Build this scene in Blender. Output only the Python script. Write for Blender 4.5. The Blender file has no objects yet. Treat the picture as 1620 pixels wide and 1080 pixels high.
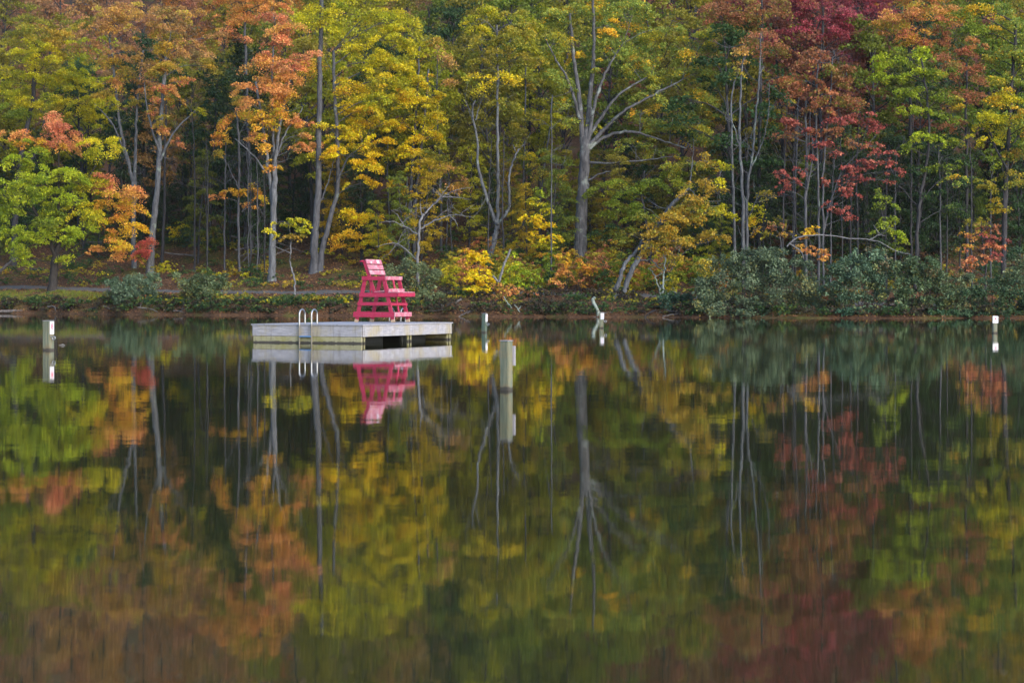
import bpy, bmesh, math
import numpy as np
from mathutils import Vector, Quaternion

SC = bpy.context.scene
COL = SC.collection
F, CAMH, YH = 2950.0, 1.4, 470.0          # focal length in photo pixels, camera height, horizon row

# ------------------------------------------------------------------ camera, sky, sun, exposure
cd = bpy.data.cameras.new('camera'); cam = bpy.data.objects.new('camera', cd); COL.objects.link(cam)
cam.location = (0, 0, CAMH); cam.rotation_euler = (math.pi / 2, 0, 0)
cd.sensor_width = 36; cd.lens = F / 1620 * 36; cd.shift_y = -(540 - YH) / 1620
cd.clip_start = .1; cd.clip_end = 3000
cd.dof.use_dof = True; cd.dof.focus_distance = 61; cd.dof.aperture_fstop = 2.4
SC.camera = cam

SUN = Vector((.62, -.72, .44)).normalized()
w = bpy.data.worlds.new('World'); SC.world = w; w.use_nodes = True
nt = w.node_tree; bg = nt.nodes['Background']
sky = nt.nodes.new('ShaderNodeTexSky'); sky.sky_type = 'NISHITA'; sky.sun_disc = False
sky.sun_elevation = math.asin(SUN.z); sky.sun_rotation = math.atan2(SUN.x, SUN.y)
sky.dust_density = 1.2
nt.links.new(sky.outputs[0], bg.inputs[0]); bg.inputs[1].default_value = .15
sd = bpy.data.lights.new('sun', 'SUN'); sd.energy = 1.35; sd.angle = math.radians(45); sd.color = (1, .975, .94)
so = bpy.data.objects.new('sun', sd); COL.objects.link(so)
so.rotation_euler = (-SUN).to_track_quat('-Z', 'Y').to_euler(); so.location = (60, -40, 60)
vs = SC.view_settings; vs.view_transform = 'Standard'; vs.look = 'None'; vs.exposure = 1.55; vs.gamma = 1
cy = SC.cycles
cy.max_bounces = 7; cy.diffuse_bounces = 3; cy.glossy_bounces = 3; cy.transmission_bounces = 3; cy.transparent_max_bounces = 4
cy.use_denoising = True; cy.sample_clamp_indirect = 4; cy.caustics_reflective = False; cy.caustics_refractive = False

# ------------------------------------------------------------------ materials
def newmat(name):
    m = bpy.data.materials.new(name); m.use_nodes = True
    t = m.node_tree; t.nodes.clear()
    o = t.nodes.new('ShaderNodeOutputMaterial')
    return m, t, o
def N(t, typ, **kw):
    n = t.nodes.new(typ)
    for k, v in kw.items():
        if isinstance(k, str) and hasattr(n, k): setattr(n, k, v)
    return n
def noise(t, co, scale, detail=4, rough=.6):
    n = t.nodes.new('ShaderNodeTexNoise'); n.inputs['Scale'].default_value = scale
    n.inputs['Detail'].default_value = detail; n.inputs['Roughness'].default_value = rough
    if co is not None: t.links.new(co, n.inputs['Vector'])
    return n
def ramp(t, fac, stops):
    r = t.nodes.new('ShaderNodeValToRGB'); e = r.color_ramp.elements
    while len(e) < len(stops): e.new(.5)
    for x, (p, c) in zip(e, stops): x.position = p; x.color = (*c, 1)
    t.links.new(fac, r.inputs[0]); return r
def mapping(t, src, sc):
    m = t.nodes.new('ShaderNodeMapping'); m.inputs['Scale'].default_value = sc
    t.links.new(src, m.inputs['Vector']); return m.outputs[0]
def mixc(t, fac, a, b, mode='MIX'):
    m = t.nodes.new('ShaderNodeMix'); m.data_type = 'RGBA'; m.blend_type = mode
    for s, v in ((0, fac), (6, a), (7, b)):
        if isinstance(v, bpy.types.NodeSocket): t.links.new(v, m.inputs[s])
        elif isinstance(v, (int, float)): m.inputs[s].default_value = v
        else: m.inputs[s].default_value = (*v, 1)
    return m.outputs[2]
def bump(t, h, strength, dist):
    b = t.nodes.new('ShaderNodeBump'); b.inputs['Strength'].default_value = strength; b.inputs['Distance'].default_value = dist
    t.links.new(h, b.inputs['Height']); return b.outputs[0]
def principled(t, o, col, rough=.7, spec=.3, normal=None, metal=0):
    p = t.nodes.new('ShaderNodeBsdfPrincipled')
    if isinstance(col, bpy.types.NodeSocket): t.links.new(col, p.inputs['Base Color'])
    else: p.inputs['Base Color'].default_value = (*col, 1)
    p.inputs['Roughness'].default_value = rough; p.inputs['Specular IOR Level'].default_value = spec; p.inputs['Metallic'].default_value = metal
    if normal is not None: t.links.new(normal, p.inputs['Normal'])
    t.links.new(p.outputs[0], o.inputs[0]); return p

def leaf_material(name, trans=.42):
    m, t, o = newmat(name)
    a = t.nodes.new('ShaderNodeAttribute'); a.attribute_name = 'leaf_color'
    oi = t.nodes.new('ShaderNodeObjectInfo')
    c = mixc(t, 1.0, a.outputs['Color'], oi.outputs['Color'], 'MULTIPLY')
    d = t.nodes.new('ShaderNodeBsdfPrincipled'); d.inputs['Roughness'].default_value = .55; d.inputs['Specular IOR Level'].default_value = .25
    tr = t.nodes.new('ShaderNodeBsdfTranslucent'); mx = t.nodes.new('ShaderNodeMixShader'); mx.inputs[0].default_value = trans
    t.links.new(c, d.inputs['Base Color']); t.links.new(c, tr.inputs['Color'])
    t.links.new(d.outputs[0], mx.inputs[1]); t.links.new(tr.outputs[0], mx.inputs[2]); t.links.new(mx.outputs[0], o.inputs[0])
    return m
def bark_material(name, dark, light, lichen=None, lich_pos=.58):
    m, t, o = newmat(name)
    tc = t.nodes.new('ShaderNodeTexCoord')
    n1 = noise(t, mapping(t, tc.outputs['Object'], (1, 1, .18)), 7, 6, .7)
    n2 = noise(t, tc.outputs['Object'], 1.3, 4)
    c = ramp(t, n1.outputs[0], [(.32, dark), (.68, light)]).outputs[0]
    if lichen:
        f = ramp(t, n2.outputs[0], [(lich_pos, (0, 0, 0)), (lich_pos + .1, (.8, .8, .8))]).outputs[0]
        c = mixc(t, f, c, lichen)
    principled(t, o, c, .9, .1, bump(t, n1.outputs[0], .6, .04))
    return m
def wood_material(name, c0, c1, stain=None, wet=True, scale=(1.2, 12, 12), axis_z=True, rough=.75, dark=(.05, .045, .04)):
    m, t, o = newmat(name)
    tc = t.nodes.new('ShaderNodeTexCoord')
    g = noise(t, mapping(t, tc.outputs['Object'], scale), 3, 6, .65)
    big = noise(t, tc.outputs['Object'], 1.7, 5, .6)
    c = ramp(t, g.outputs[0], [(.3, c0), (.7, c1)]).outputs[0]
    if stain:
        f = ramp(t, big.outputs[0], [(.46, (0, 0, 0)), (.66, (.85, .85, .85))]).outputs[0]
        c = mixc(t, f, c, stain)
    run = noise(t, mapping(t, tc.outputs['Object'], (5, 5, .5) if scale[2] < 9 and scale[0] < 2 else (1, 1, 1)), 2.4, 5, .7)
    c = mixc(t, ramp(t, run.outputs[0], [(.52, (0, 0, 0)), (.75, (.55, .55, .55))]).outputs[0], c, dark)
    if wet:
        sx = t.nodes.new('ShaderNodeSeparateXYZ'); geo = t.nodes.new('ShaderNodeNewGeometry'); t.links.new(geo.outputs['Position'], sx.inputs[0])
        nn = noise(t, tc.outputs['Object'], 9, 3)
        ad = t.nodes.new('ShaderNodeMath'); ad.operation = 'MULTIPLY_ADD'; ad.inputs[1].default_value = -.07
        t.links.new(nn.outputs[0], ad.inputs[0]); t.links.new(sx.outputs[2], ad.inputs[2])
        f = ramp(t, ad.outputs[0], [(.0, (1, 1, 1)), (.03, (0, 0, 0))]).outputs[0]
        c = mixc(t, f, c, dark)
    principled(t, o, c, rough, .25, bump(t, g.outputs[0], .4, .006))
    return m
def plain(name, col, rough=.5, metal=0, spec=.4):
    m, t, o = newmat(name); principled(t, o, col, rough, spec, None, metal); return m

M = {}
M['leaf'] = leaf_material('leaf'); M['leathery'] = leaf_material('leathery_leaf', .12)
M['pale'] = bark_material('pale_bark', (.030, .032, .037), (.135, .142, .158), (.19, .23, .20))
M['grey'] = bark_material('grey_bark', (.03, .031, .036), (.095, .098, .112), (.12, .15, .14), .6)
M['oak'] = bark_material('oak_bark', (.025, .025, .028), (.105, .106, .115), (.16, .185, .175), .55)
M['brown'] = bark_material('brown_bark', (.015, .015, .017), (.052, .051, .057))
M['dark'] = bark_material('dark_bark', (.012, .011, .011), (.045, .04, .038))
M['dead'] = bark_material('dead_wood', (.07, .07, .078), (.18, .18, .19))
M['drift'] = bark_material('drift_wood', (.05, .045, .045), (.15, .135, .13))
M['lichen'] = bark_material('lichen_wood', (.13, .165, .15), (.26, .30, .28))

# raft and chair
M['raftwood'] = wood_material('weathered_board', (.19, .192, .225), (.34, .335, .37), (.27, .24, .17), scale=(1, 1, 7))
M['raftlow'] = wood_material('algae_stained_board', (.20, .19, .11), (.31, .295, .20), (.19, .18, .05), scale=(1, 1, 7))
M['deck'] = wood_material('deck_board', (.21, .215, .25), (.29, .29, .33), (.25, .25, .275), wet=False, scale=(1.5, 1.5, 8))
M['postwood'] = wood_material('treated_post', (.06, .085, .07), (.20, .20, .14), (.19, .12, .05), scale=(9, 9, .7))
M['greenpost'] = wood_material('green_treated_post', (.04, .07, .058), (.095, .13, .105), (.13, .13, .08), scale=(9, 9, .7))
def red_paint():
    m, t, o = newmat('worn_red_paint')
    tc = t.nodes.new('ShaderNodeTexCoord')
    g = noise(t, mapping(t, tc.outputs['Object'], (3, 3, 5)), 2.2, 6, .7)
    fine = noise(t, tc.outputs['Object'], 34, 4, .7)
    c = ramp(t, g.outputs[0], [(.3, (.25, .008, .038)), (.62, (.32, .018, .06))]).outputs[0]
    f = ramp(t, fine.outputs[0], [(.60, (0, 0, 0)), (.70, (.75, .75, .75))]).outputs[0]
    c = mixc(t, f, c, (.42, .22, .25))
    principled(t, o, c, .5, .35, bump(t, fine.outputs[0], .15, .004)); return m
def lit_side_paint():  # paler copy of the red paint: light on front and top boards, in the colour
    m, t, o = newmat('lit_side_red_paint')
    tc = t.nodes.new('ShaderNodeTexCoord')
    g = noise(t, tc.outputs['Object'], 5, 6, .7)
    c = ramp(t, g.outputs[0], [(.32, (.32, .04, .085)), (.5, (.36, .13, .18)), (.68, (.40, .26, .30))]).outputs[0]
    principled(t, o, c, .6, .3, bump(t, g.outputs[0], .2, .004)); return m
M['red'] = red_paint(); M['litside'] = lit_side_paint()
M['bare'] = wood_material('bare_foot_wood', (.3, .2, .14), (.42, .33, .24), wet=False)
M['steel'] = plain('steel_rail', (.36, .365, .39), .38, 1)
def rail_material():
    m, t, o = newmat('stained_steel_rail')
    geo = t.nodes.new('ShaderNodeNewGeometry'); sx = t.nodes.new('ShaderNodeSeparateXYZ'); t.links.new(geo.outputs['Position'], sx.inputs[0])
    n = noise(t, geo.outputs['Position'], 14, 4, .7)
    a = t.nodes.new('ShaderNodeMath'); a.operation = 'MULTIPLY_ADD'; a.inputs[1].default_value = .25; t.links.new(n.outputs[0], a.inputs[0]); t.links.new(sx.outputs[2], a.inputs[2])
    f = ramp(t, a.outputs[0], [(.62, (1, 1, 1)), (.74, (0, 0, 0))]).outputs[0]
    p = principled(t, o, mixc(t, f, (.33, .335, .355), (.14, .128, .105)), .42, .4)
    inv = t.nodes.new('ShaderNodeMath'); inv.operation = 'SUBTRACT'; inv.inputs[0].default_value = 1; t.links.new(f, inv.inputs[1]); t.links.new(inv.outputs[0], p.inputs['Metallic'])
    return m
M['rail'] = rail_material()
M['bluestep'] = plain('blue_step', (.06, .16, .34), .4)
M['float'] = plain('black_float', (.012, .012, .013), .5)
M['white'] = plain('white_sign', (.52, .52, .57), .45)
M['signred'] = plain('sign_red', (.50, .05, .12), .5)
M['signfaint'] = plain('sign_faded_pink', (.66, .46, .58), .5)
M['signgrey'] = plain('sign_grey', (.40, .38, .44), .5)
M['rubber'] = plain('black_rubber', (.01, .01, .012), .6)

def ground_material():
    m, t, o = newmat('forest_floor')
    tc = t.nodes.new('ShaderNodeTexCoord'); P = tc.outputs['Object']
    n1 = noise(t, P, .22, 5); n2 = noise(t, P, 5, 6, .75); n3 = noise(t, P, 1.1, 4)
    c = ramp(t, n2.outputs[0], [(.28, (.015, .011, .008)), (.45, (.055, .032, .020)), (.58, (.115, .060, .033)), (.75, (.20, .105, .045))]).outputs[0]
    f = ramp(t, n1.outputs[0], [(.5, (0, 0, 0)), (.62, (.75, .75, .75))]).outputs[0]
    g = ramp(t, n3.outputs[0], [(.35, (.028, .034, .010)), (.65, (.10, .105, .022))]).outputs[0]
    c = mixc(t, f, c, g)
    principled(t, o, c, .95, .05, bump(t, n2.outputs[0], .8, .08)); return m
def gravel_material():
    m, t, o = newmat('path_gravel')
    tc = t.nodes.new('ShaderNodeTexCoord')
    n = noise(t, tc.outputs['Object'], 9, 5, .8); n2 = noise(t, tc.outputs['Object'], .8, 4)
    c = ramp(t, n.outputs[0], [(.3, (.05, .047, .045)), (.7, (.115, .110, .108))]).outputs[0]
    f = ramp(t, n2.outputs[0], [(.56, (0, 0, 0)), (.7, (.6, .6, .6))]).outputs[0]
    principled(t, o, mixc(t, f, c, (.2, .12, .07)), .95, .1, bump(t, n.outputs[0], .5, .02)); return m
def water_material():
    m, t, o = newmat('lake_water')
    geo = t.nodes.new('ShaderNodeNewGeometry')
    acc = None
    for sc, scale, ax, ay in (((.8, 1.6, 1), 26, .003, .0095), ((.25, 1.0, 1), 3.2, .0006, .0056), ((.12, .5, 1), 1.0, .0002, .0022)):
        n = noise(t, mapping(t, geo.outputs['Position'], sc), scale, 2, .5)
        s = t.nodes.new('ShaderNodeVectorMath'); s.operation = 'SUBTRACT'; s.inputs[1].default_value = (.5, .5, .5)
        t.links.new(n.outputs['Color'], s.inputs[0])
        k = t.nodes.new('ShaderNodeVectorMath'); k.operation = 'MULTIPLY'; k.inputs[1].default_value = (ax, ay, 0)
        t.links.new(s.outputs[0], k.inputs[0])
        if acc is None: acc = k.outputs[0]
        else:
            a = t.nodes.new('ShaderNodeVectorMath'); a.operation = 'ADD'
            t.links.new(acc, a.inputs[0]); t.links.new(k.outputs[0], a.inputs[1]); acc = a.outputs[0]
    a = t.nodes.new('ShaderNodeVectorMath'); a.operation = 'ADD'; a.inputs[1].default_value = (0, 0, 1); t.links.new(acc, a.inputs[0])
    nrm = t.nodes.new('ShaderNodeVectorMath'); nrm.operation = 'NORMALIZE'; t.links.new(a.outputs[0], nrm.inputs[0])
    p = principled(t, o, (.019, .020, .007), .02, .5, nrm.outputs[0]); p.inputs['IOR'].default_value = 1.55
    return m
M['ground'] = ground_material(); M['gravel'] = gravel_material(); M['water'] = water_material()

# ------------------------------------------------------------------ object helpers
def empty(name, loc, label=None, cat=None, group=None, rz=0):
    o = bpy.data.objects.new(name, None); COL.objects.link(o); o.location = loc; o.rotation_euler = (0, 0, rz)
    o.empty_display_size = .2
    if label: tag(o, label, cat, group)
    return o
def tag(o, label=None, cat=None, group=None, kind=None):
    if label: o['label'] = label
    if cat: o['category'] = cat
    if group: o['group'] = group
    if kind: o['kind'] = kind
    return o
def mesh_np(name, V, faces, mat, parent=None, colors=None, smooth=False):
    """V (n,3); faces (m,k) int array, one polygon size"""
    me = bpy.data.meshes.new(name)
    V = np.asarray(V, np.float32); faces = np.asarray(faces, np.int32)
    m, k = faces.shape
    me.vertices.add(len(V)); me.vertices.foreach_set('co', V.ravel())
    me.loops.add(m * k); me.loops.foreach_set('vertex_index', faces.ravel())
    me.polygons.add(m); me.polygons.foreach_set('loop_start', np.arange(m, dtype=np.int32) * k)
    if smooth: me.polygons.foreach_set('use_smooth', np.ones(m, bool))
    me.update(calc_edges=True)
    if colors is not None:
        a = me.attributes.new('leaf_color', 'FLOAT_COLOR', 'FACE')
        a.data.foreach_set('color', np.concatenate([colors, np.ones((m, 1))], 1).astype(np.float32).ravel())
    me.materials.append(mat)
    o = bpy.data.objects.new(name, me); COL.objects.link(o)
    if parent: o.parent = parent
    return o
def board(name, p0, p1, wdir, wid, th, mat, parent, bev=.006):
    p0, p1, wdir = Vector(p0), Vector(p1), Vector(wdir)
    ax = (p1 - p0); L = ax.length; ax.normalize()
    wd = (wdir - ax * wdir.dot(ax)).normalized(); td = ax.cross(wd)
    bm = bmesh.new(); c = (p0 + p1) / 2
    vs_ = [bm.verts.new(c + ax * (sx * L / 2) + wd * (sy * wid / 2) + td * (sz * th / 2)) for sx in (-1, 1) for sy in (-1, 1) for sz in (-1, 1)]
    for f in ((0, 1, 3, 2), (4, 6, 7, 5), (0, 4, 5, 1), (2, 3, 7, 6), (0, 2, 6, 4), (1, 5, 7, 3)): bm.faces.new([vs_[i] for i in f])
    bmesh.ops.recalc_face_normals(bm, faces=bm.faces)
    if bev: bmesh.ops.bevel(bm, geom=list(bm.edges), offset=bev, segments=2, affect='EDGES', profile=.5)
    me = bpy.data.meshes.new(name); bm.to_mesh(me); bm.free(); me.materials.append(mat)
    o = bpy.data.objects.new(name, me); COL.objects.link(o)
    if parent: o.parent = parent
    return o

def catmull(P, n=6):
    P = np.asarray(P, float)
    if len(P) < 3:
        t = np.linspace(0, 1, n + 1)[:, None]; return P[0] * (1 - t) + P[-1] * t
    Q = np.vstack([2 * P[0] - P[1], P, 2 * P[-1] - P[-2]]); out = []
    for i in range(1, len(Q) - 2):
        p0, p1, p2, p3 = Q[i - 1], Q[i], Q[i + 1], Q[i + 2]
        for t in np.linspace(0, 1, n, endpoint=False):
            out.append(.5 * (2 * p1 + (p2 - p0) * t + (2 * p0 - 5 * p1 + 4 * p2 - p3) * t * t + (3 * p1 - p0 - 3 * p2 + p3) * t ** 3))
    out.append(P[-1]); return np.array(out)
class Tubes:
    def __init__(s): s.V, s.Q, s.n = [], [], 0
    def add(s, pts, rad, sides=6, rng=None, rough=0):
        pts = np.asarray(pts, float); k = len(pts); rad = np.broadcast_to(np.asarray(rad, float), (k,))
        T = np.gradient(pts, axis=0); T /= np.linalg.norm(T, axis=1)[:, None] + 1e-9
        up = np.array([.31, .95, .05]); 
        if abs(T[0] @ up) > .9: up = np.array([1., 0, .1])
        A = np.cross(T, up); A /= np.linalg.norm(A, axis=1)[:, None] + 1e-9; B = np.cross(T, A)
        a = np.arange(sides) * 2 * math.pi / sides
        R = rad[:, None] * np.ones(sides)
        if rough and rng is not None: R = R * (1 + rough * rng.standard_normal((k, sides)))
        V = pts[:, None] + R[..., None] * (np.cos(a)[None, :, None] * A[:, None] + np.sin(a)[None, :, None] * B[:, None])
        i = np.arange(k - 1)[:, None] * sides; j = np.arange(sides)[None]; j2 = (j + 1) % sides
        q = np.stack([i + j, i + j2, i + sides + j2, i + sides + j], -1).reshape(-1, 4) + s.n
        tip = s.n + (k - 1) * sides
        s.V.append(V.reshape(-1, 3)); s.Q.append(q); s.n += k * sides
        if sides >= 4:
            cap = np.array([[tip, tip + 1, tip + 2, tip + 3]]) if sides == 4 else np.array([[tip + x, tip + x + 1, tip + (x + 2) % sides, tip] for x in range(1, sides - 2, 1)])
            if sides == 4: s.Q.append(cap)
    def build(s, name, mat, parent=None, origin=(0, 0, 0)):
        return mesh_np(name, np.vstack(s.V) - np.asarray(origin), np.vstack(s.Q), mat, parent, smooth=True)

# ------------------------------------------------------------------ terrain
_SX = [-400, -120, -70, -44, -25, -5, 12.7, 24.3, 34.3, 60, 120, 400]
_SY = [175, 168, 166, 162, 145, 135, 129, 121.5, 125, 130, 138, 150]
_PZ = [2.6, 2.5, 2.4, 2.2, 1.66, 1.7, 1.3, .75, .72, .8, .9, 1]
_xx = np.linspace(-400, 400, 1601)
def _sm(y, k=17):
    v = np.interp(_xx, _SX, y); v = np.pad(v, k, mode='edge'); return np.convolve(v, np.ones(2 * k + 1) / (2 * k + 1), 'valid')
_Ss, _Ps = _sm(_SY), _sm(_PZ, 9)
def shore(x):
    x = np.asarray(x, float)
    return np.interp(x, _xx, _Ss) + .35 * np.sin(x * .9) + .22 * np.sin(x * 2.3 + 1) + .12 * np.sin(x * 5.1 + 2)
def pathz(x): return np.interp(x, _xx, _Ps)
def prof(s, zp):
    knots = np.array([-400, -14, -5, -1, 0, .25, .6, 1.2, 2.8, 6, 8, 10.6, 22, 40, 70, 120, 200, 400.])
    sl = np.array([0, 0, 0, 0, 0, 0, 0, 0, 0, 0, 0, .26, 2.1, 6.4, 15.5, 31.5, 58, 120])
    fr = np.array([0, 0, 0, 0, 0, .05, .14, .42, .62, .82, .95, 1, 1, 1, 1, 1, 1, 1])
    base = np.array([-4, -2.2, -1.0, -.18, 0, .03, 0, 0, 0, 0, 0, 0, 0, 0, 0, 0, 0, 0])
    return np.interp(s, knots, base + sl) + np.interp(s, knots, fr) * zp
def ground_z(x, y):
    x = np.asarray(x, float); y = np.asarray(y, float)
    s = y - shore(x); z = prof(s, pathz(x))
    wgt = np.clip((s - .8) / 2, 0, 1) * (1 - np.clip(1 - np.abs(s - 9.3) / 2.2, 0, 1)) 
    return z + wgt * (.07 * np.sin(x * 1.1 + y * .7) + .06 * np.sin(x * 2.7 - y * 1.9 + 1)) + np.clip((s - 14) / 10, 0, 1) * (.35 * np.sin(x * .21 + 1.3) * np.sin(y * .17) + .2 * np.sin(x * .5 + y * .4))
def px(X, Y, d): return np.array([(X - 810) / F * d, d, CAMH - (Y - YH) / F * d])
def hit(X, Y):
    d = np.arange(100, 300, .1); x = (X - 810) / F * d; z = CAMH - (Y - YH) / F * d
    s = d - shore(x); ok = (z <= ground_z(x, d)) & (s > .3)
    return float(d[np.argmax(ok)]) if ok.any() else 150.0
def at_s(X, s):
    d = 140.0
    for _ in range(30): d = .5 * d + .5 * (float(shore((X - 810) / F * d)) + s)
    return d

def build_terrain():
    xs = np.concatenate([np.arange(-400, -75, 12.), np.arange(-75, 75.1, .6), np.arange(81, 401, 12.)])
    ss = np.concatenate([[-400, -200, -100, -40, -14, -8, -5, -3, -2, -1, -.5], np.arange(0, 4, .25), np.arange(4, 24, .5), np.arange(24, 60, 1.2), np.arange(60, 130, 3.), [135, 150, 170, 200, 240, 300, 400]])
    X, S = np.meshgrid(xs, ss, indexing='ij'); Y = shore(X) + S; Z = ground_z(X, Y)
    n, m = X.shape; V = np.stack([X, Y, Z], -1).reshape(-1, 3)
    i = np.arange(n - 1)[:, None] * m; j = np.arange(m - 1)[None]
    q = np.stack([i + j, i + m + j, i + m + j + 1, i + j + 1], -1).reshape(-1, 4)
    tag(mesh_np('ground', V, q, M['ground'], smooth=True), kind='structure')
    xs = np.arange(-120, 120.1, .5); ss = np.linspace(8.2, 10.3, 8)
    X, S = np.meshgrid(xs, ss, indexing='ij'); S = S + .15 * np.sin(X * 1.3 + (S > 9) * 2); Y = shore(X) + S; Z = ground_z(X, Y) + .03
    n, m = X.shape; V = np.stack([X, Y, Z], -1).reshape(-1, 3)
    i = np.arange(n - 1)[:, None] * m; j = np.arange(m - 1)[None]
    q = np.stack([i + j, i + m + j, i + m + j + 1, i + j + 1], -1).reshape(-1, 4)
    tag(mesh_np('path', V, q, M['gravel']), kind='structure')
    V = [(-400, -250, 0), (400, -250, 0), (400, 200, 0), (-400, 200, 0)]
    tag(mesh_np('lake_water', V, [(0, 1, 2, 3)], M['water']), kind='structure')
build_terrain()

# ------------------------------------------------------------------ foliage
PAL = {
 'G': [((.15, .21, .020), 5), ((.21, .26, .022), 3), ((.32, .32, .02), 1)],
 'LG': [((.28, .36, .018), 4), ((.38, .42, .02), 3), ((.18, .25, .018), 2)],
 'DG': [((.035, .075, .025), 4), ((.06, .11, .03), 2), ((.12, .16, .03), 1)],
 'YG': [((.46, .42, .015), 4), ((.58, .47, .015), 3), ((.29, .31, .015), 3)],
 'Y':  [((.72, .50, .015), 5), ((.60, .49, .02), 4), ((.66, .36, .02), 1), ((.38, .37, .02), 2)],
 'GO': [((.74, .44, .02), 5), ((.68, .34, .025), 2), ((.52, .40, .02), 2)],
 'OY': [((.64, .34, .035), 4), ((.62, .42, .03), 3), ((.64, .26, .05), 2), ((.44, .38, .02), 1)],
 'O':  [((.64, .29, .085), 5), ((.66, .37, .08), 3), ((.60, .22, .08), 2)],
 'OR': [((.60, .22, .10), 5), ((.64, .29, .11), 3), ((.52, .15, .08), 2)],
 'R':  [((.34, .085, .07), 5), ((.40, .13, .085), 3), ((.26, .065, .055), 2)],
 'BR': [((.52, .10, .075), 5), ((.58, .17, .09), 3)],
 'C': [((.32, .05, .07), 5), ((.40, .09, .12), 2), ((.22, .04, .05), 2), ((.26, .10, .06), 1)],
 'RU': [((.30, .125, .055), 4), ((.38, .14, .065), 3), ((.22, .12, .04), 2), ((.24, .19, .04), 2)],
 'T':  [((.46, .25, .09), 4), ((.52, .30, .06), 3), ((.40, .19, .08), 2), ((.36, .30, .04), 2)],
 'OT': [((.55, .26, .08), 4), ((.50, .28, .04), 3), ((.48, .15, .07), 2), ((.36, .30, .03), 2)],
 'OL': [((.28, .26, .025), 4), ((.36, .29, .03), 3), ((.18, .20, .025), 3), ((.48, .32, .02), 1)],
 'BY': [((.82, .58, .012), 5), ((.80, .48, .015), 3), ((.66, .56, .02), 2)],
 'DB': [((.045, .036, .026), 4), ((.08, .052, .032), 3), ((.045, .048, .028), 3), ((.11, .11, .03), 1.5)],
 'GD': [((.40, .27, .03), 4), ((.46, .28, .03), 3), ((.28, .25, .03), 3)],
 'K': [((.19, .25, .04), 5), ((.27, .31, .045), 4), ((.38, .34, .025), 2), ((.60, .36, .02), 1.3)],
 'B': [((.075, .12, .070), 5), ((.115, .165, .098), 3), ((.045, .078, .043), 3), ((.17, .175, .06), 1), ((.12, .085, .04), .35)],
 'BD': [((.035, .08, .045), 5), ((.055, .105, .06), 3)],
}
def leaf_mesh(name, pts, size, cols, rng, mat, parent, origin, up=.55, aspect=.75):
    n = len(pts)
    nr = rng.standard_normal((n, 3)) * .62; nr[:, 2] += up; nr /= np.linalg.norm(nr, axis=1)[:, None]
    t = rng.standard_normal((n, 3)); t[:, 2] -= .35; t -= nr * (t * nr).sum(1)[:, None]; t /= np.linalg.norm(t, axis=1)[:, None] + 1e-9
    b = np.cross(nr, t)
    L = (size * rng.uniform(.55, 1.4, n))[:, None] * .5; W = L * aspect
    p = pts - np.asarray(origin)
    fold = nr * L * .25
    V = np.stack([p - t * L, p + b * W + fold + t * L * .1, p + t * L, p - b * W + fold + t * L * .1], 1).reshape(-1, 3)
    q = np.arange(n * 4).reshape(-1, 4)
    return mesh_np(name, V, q, mat, parent, cols)
def pick(pal, rng, n):
    c = np.array([x[0] for x in PAL[pal]]); wt = np.array([x[1] for x in PAL[pal]], float)
    return c[rng.choice(len(c), n, p=wt / wt.sum())]
def sprays(rng, c, r, pal, dens, leaf, lush=1.0, R=(.40, .85), flat_=.68):
    """leaves in flattened sprays through an ellipsoid; returns points, colours, spray centres"""
    c = np.asarray(c, float); r = np.asarray(r, float)
    area = math.pi * r[0] * r[2]
    kR = np.clip(min(r[0], r[2] * 1.6) / 1.0, .5, 1.25); mR2 = ((R[0] + R[1]) / 2 * kR) ** 2
    ns = max(4, int(area * .85 * dens ** .5 / mR2 + 1))
    dr = rng.standard_normal((ns, 3)); dr /= np.linalg.norm(dr, axis=1)[:, None]
    u = rng.uniform(0, 1, ns) ** .42 * np.where(rng.uniform(0, 1, ns) < .32, rng.uniform(1.0, 1.55, ns), 1)
    sc = c + dr * r * u[:, None]
    Rs = rng.uniform(R[0] * .7, R[1] * 1.05, ns) * kR
    tot = 2.3 * dens * lush * area / (leaf * leaf * .375)
    nl = np.maximum(4, (tot * Rs ** 2 / (Rs ** 2).sum()).astype(int))
    idx = np.repeat(np.arange(ns), nl); n = len(idx)
    ax = dr * .45 + np.array([0, 0, 1.]) + .25 * rng.standard_normal((ns, 3)); ax /= np.linalg.norm(ax, axis=1)[:, None]
    o = rng.standard_normal((n, 3)); o /= np.linalg.norm(o, axis=1)[:, None]; o *= (rng.uniform(0, 1, n) ** .5)[:, None]
    h = (o * ax[idx]).sum(1)[:, None] * ax[idx]
    flat = o - h * flat_
    P = sc[idx] + flat * Rs[idx][:, None]; rho = np.linalg.norm(flat, axis=1)
    P[:, 2] -= .22 * Rs[idx] * rho ** 2
    pc = pick(pal, rng, ns)
    own = pick(pal, rng, n); mixw = (rng.uniform(0, 1, n) < .35)[:, None]
    C = np.where(mixw, own, pc[idx]) * rng.uniform(.78, 1.22, (ns, 1))[idx] * rng.uniform(.8, 1.2, (n, 1))
    return P, np.clip(C, 0, .8), sc

_seed = [11]
def rngn():
    _seed[0] += 1; return np.random.default_rng(_seed[0])

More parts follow.
